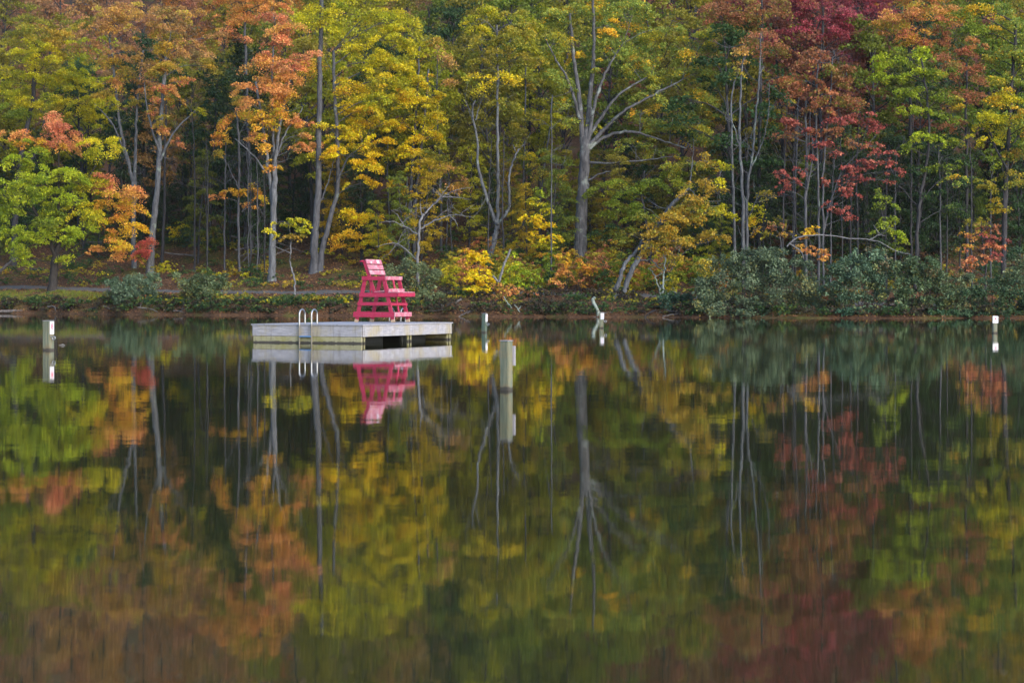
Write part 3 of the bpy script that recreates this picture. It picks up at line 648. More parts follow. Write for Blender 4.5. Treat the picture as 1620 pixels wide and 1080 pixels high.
tree('slender_tree', 'slanting grey pole close beside the great oak trunk', 'tree', (852, 380), [(5, 3, [(852, 380), (858, 290), (868, 220), (874, 150)])],
     [(865, 240, 24, 14, 'OL'), (880, 290, 22, 14, 'K'), (850, 320, 24, 12, 'OL'), (872, 190, 24, 14, 'YG'), (885, 340, 20, 13, 'G')], 'grey')
tree('oak_tree', 'great oak with a thick grey trunk fanning into many limbs, broad green crown', 'tree', (918, 414),
     [(29, 21, [(918, 414), (919, 360), (922, 300), (925, 250), (926, 218)]), (13, 5, [(922, 228), (917, 160), (908, 90), (902, 20)]), (14, 5, [(927, 222), (934, 150), (940, 80), (938, 0)]), (10, 3, [(930, 225), (942, 160), (960, 110), (985, 70)]), (10, 3, [(928, 222), (948, 190), (980, 150), (1030, 118)]), (10, 3, [(930, 232), (955, 205), (985, 178), (1035, 150), (1080, 125)]), (9, 3, [(928, 238), (960, 215), (1000, 209), (1040, 220), (1085, 235)]), (6, 2, [(927, 258), (970, 258), (1020, 253), (1066, 247)]), (8, 2, [(918, 190), (900, 130), (880, 95), (862, 60)]), (5, 2, [(922, 290), (950, 275), (985, 268)])],
     [(900, 25, 44, 24, 'K'), (950, 10, 46, 24, 'K'), (1000, 25, 46, 24, 'K'), (1045, 45, 46, 26, 'K'), (985, 65, 42, 20, 'K'), (1085, 75, 46, 24, 'K'), (1120, 60, 30, 20, 'K'), (1040, 90, 48, 20, 'K'), (1110, 115, 40, 20, 'K'), (1000, 110, 40, 16, 'K'), (1065, 130, 46, 16, 'K'),
      (1105, 150, 36, 15, 'K'), (1030, 150, 40, 14, 'K'), (1075, 172, 48, 15, 'K'), (1020, 190, 40, 13, 'K'), (1110, 190, 38, 15, 'K'), (1060, 212, 48, 14, 'K'), (1000, 228, 34, 10, 'K'), (1100, 225, 40, 16, 'K'), (1045, 240, 42, 13, 'K'), (960, 75, 26, 14, 'K'), (880, 70, 32, 20, 'K'),
      (870, 115, 30, 16, 'K'), (905, 85, 22, 12, 'GO', .8), (900, 130, 20, 12, 'K'), (880, 30, 30, 20, 'K'), (958, 42, 24, 12, 'GO', .8), (930, 200, 18, 8, 'YG'), (905, 195, 20, 10, 'K'), (895, 165, 22, 11, 'K'), (1015, 175, 20, 6, 'GO', .5), (945, 105, 14, 10, 'K')], 'oak', dead_twigs=8, ddr=(-.15, .9))
tree('oak_tree', 'green understory oak filling in beneath the great oak limbs', 'tree', (1030, 425), [(8, 3, [(1030, 425), (1025, 370), (1015, 310), (1020, 270)])],
     [(985, 300, 36, 16, 'G'), (1030, 290, 40, 16, 'G'), (965, 330, 26, 14, 'G'), (1005, 335, 38, 15, 'G'), (960, 365, 24, 13, 'DG'), (995, 370, 28, 13, 'K'), (1060, 275, 36, 14, 'G'), (1085, 260, 34, 14, 'K'), (945, 300, 20, 12, 'G'), (1120, 262, 28, 14, 'K')], 'brown')
tree('leaning_tree', 'leaning pair of pale trunks at the bank under a gold-olive crown', 'tree', (985, 474),
     [(13, 7, [(985, 476), (992, 445), (1008, 412), (1025, 385), (1042, 355), (1065, 322), (1090, 298)]), (11, 5, [(970, 474), (980, 440), (990, 415), (1008, 395), (1020, 375)]), (4, 1.5, [(1008, 412), (1030, 412), (1045, 425), (1060, 430)]), (3, 1, [(1090, 298), (1110, 318), (1140, 318)]), (3, 1, [(1090, 298), (1095, 260), (1098, 235)])],
     [(1060, 350, 42, 15, 'GD'), (1090, 325, 36, 13, 'GD', .8), (1035, 372, 32, 12, 'GD'), (1105, 355, 40, 14, 'GD'), (1080, 378, 40, 12, 'GD'), (1040, 395, 28, 10, 'GD'), (1125, 375, 30, 12, 'GD'), (1110, 290, 32, 14, 'GD', .8), (1120, 255, 28, 13, 'GD', .8), (1140, 272, 18, 14, 'YG'), (1135, 330, 24, 12, 'YG'), (1060, 410, 22, 9, 'GD'), (1020, 345, 24, 12, 'OL'), (1140, 300, 20, 10, 'GD', .7), (1055, 372, 36, 12, 'GD', 1, -1.5), (1080, 345, 36, 13, 'GD', 1, -1.5), (1030, 392, 24, 9, 'GD', .9, -1.2), (1095, 312, 28, 12, 'GD', .9, -1.3), (1110, 335, 30, 12, 'OL', .9, -1.2)], 'pale', dead_twigs=14, leaf=.16)
tree('dead_tree', 'thin bent white dead stem with a looping branch, under the leaning trunks', 'tree', (1047, 468),
     [(5, 2, [(1047, 468), (1049, 445), (1053, 410), (1057, 370)]), (3, 1.2, [(1047, 458), (1038, 445), (1033, 430), (1026, 424)]), (3, 1, [(1049, 455), (1062, 462), (1085, 466)])], [], 'lichen', dead_twigs=8)
tree('sapling', 'brilliant golden-orange sapling overhanging the water beyond the raft', 'tree', (757, 470), [(3, 1, [(762, 470), (760, 440), (753, 402)])],
     [(752, 408, 22, 9, 'BY', 1.5, -.5), (757, 438, 24, 8, 'BY', 1.5, -.6), (748, 402, 18, 7, 'GO', 1.8), (760, 412, 24, 7, 'BY', 1.8), (738, 420, 14, 6, 'O', 1.1), (758, 430, 26, 7, 'BY', 1.8), (770, 445, 24, 7, 'BY', 1.8), (745, 440, 16, 6, 'BY', 1.7), (752, 460, 24, 7, 'BY', 1.7), (742, 470, 18, 6, 'YG', 1.5), (768, 478, 14, 6, 'BY', 1), (762, 486, 12, 6, 'OY', .9)], 'brown', leaf=.16, R=(.3, .6))
tree('sapling', 'upright yellow sapling with tiered branches, green at its tip', 'tree', (857, 442), [(3.5, 1, [(857, 442), (857, 400), (856, 340), (854, 295)])],
     [(853, 302, 9, 8, 'LG', 1.7), (850, 320, 16, 8, 'YG', 1.7), (840, 345, 20, 7, 'BY', 1.7), (868, 335, 16, 6, 'YG', 1.7), (858, 355, 24, 7, 'BY', 1.7), (845, 372, 16, 7, 'BY', 1.7), (872, 378, 22, 7, 'BY', 1.7), (858, 390, 22, 7, 'YG', 1.7), (866, 405, 16, 6, 'OY', 1.1)], 'brown', leaf=.16, R=(.3, .6))
tree('shrub', 'bright green shrub between the golden and the tiered yellow saplings', 'shrub', (825, 470), [], [(818, 425, 20, 9, 'LG', 1.2), (838, 435, 20, 9, 'LG', 1.2), (812, 445, 18, 9, 'LG', 1.2), (832, 455, 20, 8, 'LG', 1.2), (808, 405, 12, 8, 'LG', .8)], 'brown', leaf=.16, R=(.3, .6))
tree('shrub', 'rusty orange shrub at the bank next to the bright green one', 'shrub', (797, 478), [], [(793, 452, 15, 8, 'OT', 1), (806, 462, 16, 8, 'O', .9), (788, 468, 14, 7, 'RU', 1)], 'brown', leaf=.15, R=(.3, .55))
tree('shrub', 'broad orange-gold shrub at the foot of the great oak', 'shrub', (905, 462), [], [(888, 408, 20, 8, 'OY', 1.1), (915, 418, 26, 9, 'OY', 1.1), (900, 432, 26, 9, 'O', 1), (930, 428, 17, 10, 'OY', 1), (885, 445, 18, 8, 'OT', .9), (920, 448, 20, 8, 'OT', .9)], 'brown', leaf=.16, R=(.3, .6))
tree('shrub', 'small yellow shrub beside the leaning trunks at the waterline', 'shrub', (998, 478), [], [(998, 465, 9, 9, 'Y', 1.3), (992, 478, 9, 6, 'YG', 1.2), (1004, 474, 7, 7, 'Y', 1.2)], 'brown', leaf=.15, R=(.25, .45))
tree('slender_tree', 'group of tall thin grey stems, nearly bare, beyond the broad blue-green bush', 'tree', (1170, 410),
     [(6, 2.5, [(1164, 410), (1160, 300), (1157, 210), (1160, 140), (1180, 90)]), (8, 3, [(1176, 410), (1174, 300), (1170, 220), (1172, 140), (1178, 70)]), (7, 3, [(1182, 410), (1182, 320), (1190, 250), (1196, 180), (1201, 110), (1204, 50)]), (3, 1.5, [(1190, 262), (1207, 225), (1216, 175), (1217, 130)]), (2.5, 1, [(1180, 350), (1192, 325), (1200, 305)]), (3, 1.5, [(1171, 240), (1160, 200), (1148, 185)])],
     [(1180, 90, 26, 26, 'T', .35), (1195, 60, 28, 22, 'RU', .6), (1165, 110, 16, 14, 'OL', .4)], 'pale', s=16, dead_twigs=26, leaf=.15)
tree('maple_tree', 'dusky red maple with several thin straight stems and flat red lower sprays', 'tree', (1290, 410),
     [(7, 4, [(1275, 410), (1275, 330), (1276, 250), (1274, 160)]), (6, 3, [(1296, 410), (1295, 330), (1292, 240), (1290, 150), (1296, 80)]), (5, 3, [(1303, 410), (1302, 330), (1305, 250), (1312, 170), (1318, 90)]), (5, 2, [(1302, 370), (1315, 320), (1335, 270), (1360, 240)]), (4, 2, [(1277, 300), (1285, 240), (1282, 190)])],
     [(1300, 95, 44, 22, 'RU'), (1270, 130, 34, 16, 'RU'), (1340, 120, 40, 18, 'RU'), (1310, 150, 46, 14, 'RU'), (1360, 160, 34, 13, 'RU'), (1335, 185, 40, 11, 'R', .8), (1375, 190, 26, 11, 'R', .8), (1245, 192, 24, 11, 'R', .8), (1275, 205, 24, 9, 'R', .7), (1392, 208, 14, 9, 'R', .8),
      (1228, 274, 18, 8, 'R', .9), (1252, 288, 20, 8, 'R', .9), (1245, 300, 12, 6, 'R', .8), (1280, 250, 18, 7, 'R', .7), (1325, 240, 20, 7, 'R', .6), (1360, 258, 24, 9, 'R', .9), (1385, 262, 22, 7, 'R', .9), (1410, 258, 14, 7, 'R', .8), (1350, 280, 20, 7, 'R', .7), (1310, 290, 22, 7, 'R', .8), (1335, 300, 22, 7, 'R', .9), (1350, 305, 14, 6, 'R', .9), (1330, 332, 18, 8, 'R', .8), (1340, 345, 12, 6, 'R', .8), (1405, 285, 12, 9, 'R', .6), (1318, 325, 12, 6, 'R', .8), (1385, 230, 20, 7, 'R', .7), (1280, 172, 34, 10, 'RU', .9), (1320, 205, 36, 9, 'RU', .8), (1290, 225, 26, 8, 'R', .7), (1345, 225, 26, 8, 'RU', .8), (1400, 245, 24, 7, 'R', .9), (1240, 215, 24, 8, 'RU', .8), (1345, 265, 26, 7, 'R', .9), (1420, 270, 14, 6, 'R', .8), (1265, 270, 16, 6, 'R', .8), (1375, 285, 18, 6, 'R', .8)], 'grey', s=14, dead_twigs=24, leaf=.18)
tree('maple_tree', 'crimson tree glowing at the top of the slope', 'tree', (1300, 330), [(10, 4, [(1300, 330), (1300, 200), (1302, 60), (1300, -40)])],
     [(1290, 15, 50, 22, 'C'), (1250, 5, 40, 20, 'C'), (1330, 25, 36, 20, 'C'), (1260, 45, 34, 14, 'C'), (1235, 55, 26, 12, 'C', .8), (1315, 50, 40, 14, 'C'), (1290, -25, 60, 24, 'C'), (1345, 55, 22, 14, 'RU')], 'brown', s=34)
tree('oak_tree', 'rust-brown crown crowded beside the crimson tree', 'tree', (1200, 330), [(9, 4, [(1200, 330), (1202, 200), (1205, 60), (1205, -20)])],
     [(1190, 30, 40, 22, 'RU'), (1150, 20, 36, 20, 'RU'), (1225, 80, 34, 18, 'RU'), (1240, 120, 30, 16, 'RU'), (1215, 10, 36, 20, 'RU'), (1170, -20, 50, 22, 'RU'), (1230, 160, 26, 14, 'OL')], 'brown', s=30)
tree('maple_tree', 'orange-tan crown high above the yellow-green tree', 'tree', (1440, 330), [(9, 4, [(1440, 330), (1440, 200), (1440, 80), (1445, 0)])],
     [(1420, 30, 40, 18, 'OT'), (1460, 20, 44, 18, 'OT'), (1500, 30, 34, 16, 'OT'), (1440, 55, 40, 16, 'OT'), (1395, 45, 24, 14, 'GD'), (1450, -15, 60, 20, 'OT'), (1490, 60, 26, 14, 'RU')], 'brown', s=32)
tree('maple_tree', 'yellow-green maple with tiered lower boughs between the red maple and the edge trees', 'tree', (1447, 410),
     [(8, 4, [(1447, 410), (1452, 340), (1462, 280), (1468, 220), (1462, 140), (1455, 90)]), (3, 1.5, [(1456, 320), (1480, 290), (1510, 270)]), (3, 1.5, [(1455, 330), (1430, 300), (1410, 285)])],
     [(1420, 95, 40, 16, 'LG'), (1455, 85, 34, 14, 'LG'), (1400, 115, 30, 14, 'LG'), (1445, 120, 44, 14, 'LG'), (1480, 115, 26, 14, 'G'), (1430, 145, 38, 11, 'LG'), (1475, 150, 34, 12, 'G'), (1510, 160, 24, 12, 'OL'), (1450, 172, 34, 10, 'LG'), (1490, 185, 30, 10, 'G'), (1460, 218, 40, 9, 'LG'), (1500, 225, 28, 9, 'G'), (1440, 235, 24, 8, 'G'),
      (1490, 265, 34, 9, 'G'), (1510, 285, 26, 8, 'K'), (1450, 268, 22, 8, 'DG'), (1480, 310, 26, 9, 'DG'), (1500, 330, 24, 9, 'DG'), (1420, 280, 22, 8, 'DG')], 'brown', s=15, dead_twigs=10)
tree('sapling', 'drooping bright green sapling against the dark wood beside the red maple', 'tree', (1402, 425), [(4, 1, [(1402, 425), (1400, 370), (1393, 320), (1390, 295)])],
     [(1388, 305, 12, 8, 'G'), (1395, 325, 18, 9, 'G'), (1405, 345, 20, 10, 'G'), (1398, 365, 20, 10, 'G'), (1415, 372, 22, 9, 'LG'), (1425, 390, 20, 8, 'G'), (1395, 388, 18, 9, 'DG')], 'brown', s=8)
tree('oak_tree', 'tall green oak flecked with gold at the edge of the view', 'tree', (1588, 400),
     [(11, 6, [(1588, 400), (1590, 320), (1596, 240), (1600, 150), (1605, 40)]), (5, 2, [(1594, 270), (1570, 220), (1560, 180)])],
     [(1580, 30, 34, 20, 'K'), (1550, 50, 30, 18, 'G'), (1610, 40, 34, 22, 'K'), (1520, 25, 30, 16, 'G'), (1545, 15, 26, 14, 'GO', .8), (1590, 80, 36, 16, 'K'), (1560, 90, 22, 12, 'OL'), (1615, 100, 34, 18, 'K'), (1590, 130, 36, 16, 'K'), (1570, 160, 32, 14, 'K'), (1610, 160, 34, 18, 'YG'), (1555, 190, 28, 14, 'YG'), (1590, 200, 36, 15, 'YG'), (1560, 225, 26, 10, 'YG'), (1610, 235, 30, 14, 'GD'), (1580, 250, 26, 10, 'G'),
      (1600, 280, 30, 12, 'OL'), (1560, 290, 26, 12, 'OL'), (1575, 325, 34, 10, 'OL'), (1550, 350, 30, 9, 'OL'), (1640, 200, 40, 40, 'K'), (1640, 100, 40, 40, 'K')], 'brown', s=14)
tree('oak_tree', 'reddish-brown tree half hidden behind the gold-flecked edge oak', 'tree', (1530, 380), [(8, 4, [(1530, 380), (1530, 300), (1528, 180), (1530, 100)])],
     [(1525, 95, 34, 16, 'RU'), (1550, 120, 26, 14, 'RU'), (1510, 110, 26, 12, 'RU'), (1530, 150, 34, 13, 'RU', .8), (1515, 195, 26, 12, 'RU', .7), (1545, 70, 24, 14, 'OT'), (1520, 250, 26, 12, 'DG'), (1535, 285, 26, 12, 'DG'), (1530, 330, 30, 12, 'DG')], 'brown', s=24)
tree('young_maple', 'low russet maple in flat layers above the shoreline bushes', 'tree', (1560, 450), [(5, 1.5, [(1560, 450), (1558, 420), (1552, 370), (1553, 350)])],
     [(1545, 372, 24, 7, 'OT'), (1565, 360, 18, 8, 'RU'), (1570, 390, 26, 7, 'OR'), (1535, 392, 22, 6, 'OT'), (1550, 410, 28, 6, 'OR'), (1575, 405, 18, 6, 'R'), (1528, 415, 20, 5, 'OR'), (1530, 428, 24, 6, 'RU'), (1568, 378, 20, 7, 'R')], 'brown', s=7, leaf=.16)
tree('young_maple', 'small orange maple peeping over the bushes before the dark trunks', 'tree', (1285, 425), [(3, 1, [(1285, 425), (1281, 390), (1278, 360)])],
     [(1270, 372, 16, 8, 'OY', 1), (1287, 365, 13, 7, 'GO', 1), (1262, 388, 14, 6, 'OT', .9), (1295, 400, 16, 8, 'O', 1.1), (1303, 410, 12, 6, 'O', 1.1), (1278, 395, 16, 7, 'O', .9)], 'brown', s=6, leaf=.16, R=(.3, .6))
tree('shrub', 'dim yellow shrub in the dark gap beside the thin grey stems', 'shrub', (1205, 400), [], [(1200, 335, 18, 13, 'YG', .8), (1210, 310, 16, 12, 'OL', .8), (1195, 355, 20, 11, 'Y', .7), (1225, 345, 14, 10, 'OL', .7)], 'brown', s=20, leaf=.17)
tree('sapling', 'flat-topped brownish sapling near the dim yellow shrub', 'tree', (1232, 420), [(3, 1, [(1236, 420), (1234, 385), (1228, 362)]), (2, 1, [(1234, 388), (1242, 400), (1240, 412)])], [(1228, 358, 26, 6, 'RU', .9), (1245, 368, 18, 5, 'OT', .8), (1210, 370, 16, 6, 'OL', .9)], 'grey', s=9, leaf=.16)

# bushes along the water
BUSH = 'rounded evergreen bushes along the bank'
tree('rhododendron_bush', 'largest blue-green bush, a broad dome overhanging the water', 'bush', (1190, 495), [],
     [(1150, 425, 40, 18, 'B', 1.2), (1200, 410, 44, 18, 'B', 1.2), (1245, 425, 38, 18, 'B', 1.2), (1125, 450, 26, 18, 'B', 1.2), (1180, 445, 44, 20, 'B', 1.2), (1235, 455, 46, 20, 'B', 1.2), (1280, 450, 28, 20, 'B', 1.2), (1150, 472, 38, 16, 'B', 1.2), (1205, 480, 44, 13, 'B', 1.2), (1260, 482, 38, 13, 'B', 1.2), (1120, 480, 22, 12, 'B', 1.1), (1295, 475, 18, 14, 'B'), (1170, 405, 30, 12, 'B', 1.1), (1225, 400, 26, 10, 'B', 1), (1140, 490, 30, 9, 'B', 1.1, -1.), (1185, 495, 36, 8, 'B', 1.1, -1.7), (1235, 496, 36, 8, 'BD', 1.1, -1.7), (1280, 492, 26, 9, 'BD', 1.1, -.9), (1115, 425, 18, 12, 'OL', .6)], 'brown', s=2.0, group=BUSH, leaf=.125, leafmat='leathery', up=.55, lush=1.45, flat_=.15, R=(.28, .55))
tree('rhododendron_bush', 'tall open blue-green bush showing brown leaves through it', 'bush', (1370, 492), [],
     [(1345, 420, 28, 14, 'B', 1.35), (1375, 408, 24, 12, 'B', 1.35), (1400, 425, 24, 14, 'B', 1.35), (1335, 445, 24, 14, 'B', 1.35), (1370, 440, 32, 14, 'B', 1.35), (1345, 468, 28, 12, 'B', 1.35), (1385, 465, 26, 12, 'B', 1.35), (1310, 460, 18, 13, 'B', 1.35), (1335, 488, 24, 8, 'DB', .9, -.8), (1375, 491, 30, 9, 'B', .9, -1.5), (1340, 494, 24, 6, 'BD', .9, -1.9), (1360, 425, 30, 14, 'B', 1.35), (1390, 400, 16, 8, 'B', 1.35), (1325, 425, 20, 12, 'B', 1.35)], 'brown', s=2.8, group=BUSH, leaf=.125, leafmat='leathery', up=.55, lush=1.45, flat_=.15, R=(.28, .55))
tree('rhododendron_bush', 'mid-sized blue-green bush on dark crooked stems between two larger bushes', 'bush', (1447, 492), [],
     [(1430, 425, 26, 14, 'B', 1.35), (1460, 418, 26, 13, 'B', 1.35), (1485, 435, 22, 13, 'B', 1.35), (1440, 448, 30, 13, 'B', 1.35), (1475, 455, 28, 12, 'B', 1.35), (1425, 465, 20, 12, 'B', 1.35), (1420, 485, 16, 9, 'B', .9, -.8), (1450, 478, 20, 11, 'B', 1.35), (1480, 478, 22, 11, 'B', .9, -.6), (1440, 496, 30, 6, 'DB', 1, -1.5), (1490, 495, 24, 7, 'BD', 1, -1.4), (1445, 430, 26, 12, 'B', 1.35), (1475, 425, 16, 9, 'B', 1.35)], 'dark', s=2.4, group=BUSH, leaf=.125, leafmat='leathery', up=.55, lush=1.45, flat_=.15, R=(.28, .55))
tree('rhododendron_bush', 'low wide dark green bush spreading past the numbered post', 'bush', (1560, 495), [],
     [(1510, 455, 26, 14, 'B', 1.1), (1545, 462, 32, 14, 'BD', 1.1), (1590, 458, 34, 16, 'BD', 1.1), (1520, 480, 30, 12, 'B', 1.1), (1565, 485, 36, 10, 'BD', 1.1), (1610, 480, 30, 14, 'BD', 1.1), (1600, 440, 26, 13, 'B', 1), (1640, 465, 26, 26, 'BD', 1), (1500, 470, 14, 12, 'B', 1), (1530, 440, 22, 11, 'B', 1), (1575, 445, 26, 11, 'BD', 1), (1530, 492, 30, 7, 'BD', 1, -.9), (1585, 496, 36, 8, 'BD', 1, -1.3), (1530, 497, 30, 6, 'BD', 1, -1.5), (1615, 420, 22, 14, 'B', .9), (1600, 400, 16, 12, 'BD', .8)], 'dark', s=2.0, group=BUSH, leaf=.125, leafmat='leathery', up=.55, lush=1.45, flat_=.15, R=(.28, .55))
tree('rhododendron_bush', 'small very dark green bush tucked against the largest bush', 'bush', (1070, 492), [], [(1060, 474, 18, 9, 'BD', 1.2), (1082, 472, 18, 9, 'BD', 1.2), (1068, 485, 26, 7, 'BD', 1.2)], 'dark', s=1.8, group=BUSH, leaf=.125, leafmat='leathery', up=.55, lush=1.45, flat_=.15, R=(.25, .45))
tree('rhododendron_bush', 'shaggy green bush just behind the lifeguard chair', 'bush', (650, 485), [],
     [(625, 430, 20, 14, 'B', 1), (655, 420, 22, 12, 'B', 1), (680, 440, 22, 15, 'B', 1.1), (650, 448, 30, 15, 'B', 1.1), (685, 465, 20, 13, 'B', 1.1), (660, 475, 30, 12, 'B', 1.1), (625, 460, 18, 13, 'B', 1), (605, 440, 16, 10, 'DG', .9)], 'brown', s=3.2, group=BUSH, leaf=.125, leafmat='leathery', up=.55, lush=1.45, flat_=.15, R=(.28, .5))
tree('rhododendron_bush', 'bushy green mound beneath the brush pile, beside the path', 'bush', (328, 488), [],
     [(325, 448, 34, 14, 'B', 1.5, -.5), (330, 470, 40, 12, 'B', 1.5, -.6), (310, 440, 24, 11, 'B', 1.7), (345, 445, 24, 12, 'B', 1.7), (325, 462, 36, 13, 'B', 1.8), (300, 470, 18, 11, 'B', 1.7), (355, 470, 20, 11, 'B', 1.7), (325, 482, 36, 9, 'BD', 1.7), (330, 430, 12, 8, 'DG', .8)], 'brown', s=3.4, group=BUSH, leaf=.125, leafmat='leathery', up=.55, lush=1.45, flat_=.15, R=(.28, .5))
tree('rhododendron_bush', 'spreading green bush at the foot of the pale trunks', 'bush', (210, 490), [],
     [(210, 452, 38, 11, 'B', 1.5, -.5), (215, 470, 36, 12, 'B', 1.5, -.6), (185, 448, 20, 9, 'B', 1.7), (215, 442, 26, 9, 'B', 1.7), (238, 448, 16, 9, 'B', 1.7), (200, 462, 30, 10, 'B', 1.7), (230, 468, 24, 10, 'B', 1.7), (212, 480, 24, 9, 'BD', 1.7), (240, 436, 14, 7, 'B', .8)], 'brown', s=3.2, group=BUSH, leaf=.125, leafmat='leathery', up=.55, lush=1.45, flat_=.15, R=(.28, .5))
tree('rhododendron_bush', 'small round bush beside the orange maple trunk', 'bush', (398, 440), [], [(395, 425, 12, 8, 'DG', 1.2), (405, 432, 14, 8, 'DG', 1.1), (390, 434, 10, 7, 'YG', .9)], 'brown', group=BUSH, leaf=.15, R=(.3, .55))
tree('shrub', 'low yellow shrub among dark trunks beyond the brush', 'shrub', (282, 385), [], [(275, 365, 12, 8, 'Y', .9), (287, 358, 10, 7, 'YG', .9), (280, 376, 14, 6, 'YG', .9)], 'brown', leaf=.16, R=(.3, .6))
tree('shrub', 'tiny yellow bush right of a dark trunk, half way up the bank', 'shrub', (320, 388), [], [(320, 378, 10, 7, 'Y', .9), (326, 384, 8, 5, 'YG', .9)], 'brown', leaf=.16, R=(.3, .5))

# ------------------------------------------------------------------ fallen wood and shoreline branches
def snag(name, label, cat, s, base, lines, mat, group=None, dd=0, twigs=0):
    """fallen or bare wood: lines of ((w0,w1),[pixels])"""
    rng = rngn(); d = (at_s(base[0], s) if s is not None else hit(*base)); k = d / F
    o0 = px(base[0], base[1], d); tb = Tubes()
    for (w0, w1), pl in lines:
        P = np.array([px(p[0], p[1], d + (p[2] if len(p) > 2 else 0)) for p in pl]); C = catmull(P, 6)
        C[1:-1] += rng.normal(0, .02, (len(C) - 2, 3)); r = np.linspace(w0, w1, len(C)) * k / 2
        tb.add(C, r, 8 if w0 > 3 else 5, rng, .07)
        for _ in range(twigs):
            i = rng.integers(1, len(C)); v = rng.normal(0, 1, 3); v[2] = abs(v[2]); v /= np.linalg.norm(v); e = C[i] + v * rng.uniform(.3, 1.1)
            tb.add(np.array([C[i], (C[i] + e) / 2 + rng.normal(0, .06, 3), e]), [min(r[i] * .6, .02), .012, .006], 4)
    o = tb.build(name, M[mat], None, o0); o.location = o0; tag(o, label, cat, group); return o
WOOD = 'bare fallen wood along the bank'
snag('fallen_log', 'straight grey log slanting down to the water beside the raft corner', 'log', 1.6, (705, 486), [((6, 4), [(686, 495), (705, 485), (730, 473)])], 'drift', WOOD)
snag('driftwood_stub', 'crooked pale lichened stub standing at the waterline', 'driftwood', .3, (945, 500), [((6, 4.5), [(946, 500), (946, 494), (940, 480), (938, 474), (941, 470)]), ((3, 1.5), [(940, 472), (936, 476)])], 'lichen', WOOD)
snag('dead_branch', 'upright bare grey stick leaning over the golden sapling', 'branch', 3, (793, 446), [((4.5, 3), [(789, 446), (795, 425), (801, 410), (808, 394)]), ((4, 3), [(788, 446), (780, 436)])], 'dead', WOOD)
snag('dead_branch', 'long white bare branch arching over the bushes below the red maple', 'branch', 5, (1330, 378), [((2.6, 1.0), [(1245, 390), (1262, 376), (1300, 372), (1345, 377), (1385, 381), (1415, 396), (1440, 402)]), ((2.5, 1), [(1250, 386), (1268, 398), (1272, 410)]), ((2, .8), [(1375, 380), (1390, 372), (1400, 373)])], 'dead', WOOD, twigs=4)
snag('dead_branch', 'forked white branch dipping into the water beyond the dark green post', 'branch', .6, (815, 495), [((2.5, 1.2), [(826, 499), (820, 490), (814, 482)]), ((2.5, 1), [(809, 487), (802, 478), (797, 469)]), ((2, .8), [(820, 490), (824, 484)])], 'lichen', WOOD)
snag('dead_branch', 'pale arched twig lying at the waterline before the small dark bush', 'branch', .3, (1072, 501), [((2, 1), [(1048, 501), (1065, 497), (1082, 497)]), ((2, 1), [(1082, 498), (1092, 501)])], 'drift', WOOD)
snag('fallen_log', 'low pale log along the grassy waterline', 'log', .3, (20, 493), [((5, 4), [(-10, 493), (20, 492), (45, 493.5)])], 'drift', WOOD)
snag('fallen_log', 'thin grey log lying across the slope among leaves', 'log', None, (310, 405), [((3, 2), [(255, 399), (300, 404), (345, 407), (400, 409)])], 'drift', WOOD)
snag('fallen_log', 'dark bough lying on the ground behind the short maple', 'log', None, (55, 430), [((4, 2.5), [(35, 429), (55, 426), (75, 429)])], 'brown', WOOD)
snag('dead_branch', 'leaning brown bough entering the view beneath green leaves', 'branch', 10, (5, 425), [((6, 4), [(-10, 440), (5, 425), (18, 414), (30, 408)])], 'drift', WOOD)
rr = rngn()
for i in range(30):                                              # slim poles in the shade
    X = rr.uniform(255, 425) if i < 9 else rr.uniform(1200, 1420) if i < 20 else rr.uniform(1430, 1600) if i < 26 else rr.uniform(690, 880)
    yb = rr.uniform(372, 402); yt = rr.uniform(150, 260); k = rr.normal(0, 5)
    tree('slender_tree', 'slim dark pole of a tree standing in the shade of the wood', 'tree', (X, yb), [(rr.uniform(3, 5.5), 1.5, [(X, yb), (X + k * .4, (yb + yt) / 2), (X + k + rr.normal(0, 3), yt)])], [], 'brown' if i % 3 else 'grey', s=rr.uniform(14, 27), group='slim poles in the shade', dead_twigs=9)
for i in range(12):                                              # brush pile
    X = rr.uniform(375, 480); Y = rr.uniform(375, 415); a = rr.normal(0, .25); L = rr.uniform(14, 38)
    snag('brush_branch', 'bare grey bough in the tangled brush pile under the orange maple', 'branch', None, (X, Y), [((2.5, 1), [(X - L, Y + a * L - 2, -.3), (X, Y - 4 - rr.uniform(0, 8), 0), (X + L, Y - a * L - 1, .4)])], 'drift', 'boughs in the brush pile', twigs=5)
for i in range(26):                                              # roots and twigs hanging over the undercut bank
    X = rr.uniform(680, 1110) if i < 18 else rr.uniform(20, 300)
    Ysh = YH + CAMH * F / at_s(X, .4); L = rr.uniform(8, 24) * rr.choice([-1, 1])
    snag('bank_root', 'thin dead root or twig arching over the undercut bank edge', 'root', rr.uniform(.3, 1.5), (X, Ysh), [((2.2, .8), [(X - L, Ysh - rr.uniform(6, 14), .3), (X, Ysh - rr.uniform(5, 12), 0), (X + L * .6, Ysh - 2, -.3), (X + L, Ysh + 1, -.5)])], 'drift' if i % 3 else 'brown', 'roots and twigs along the undercut bank', twigs=3)

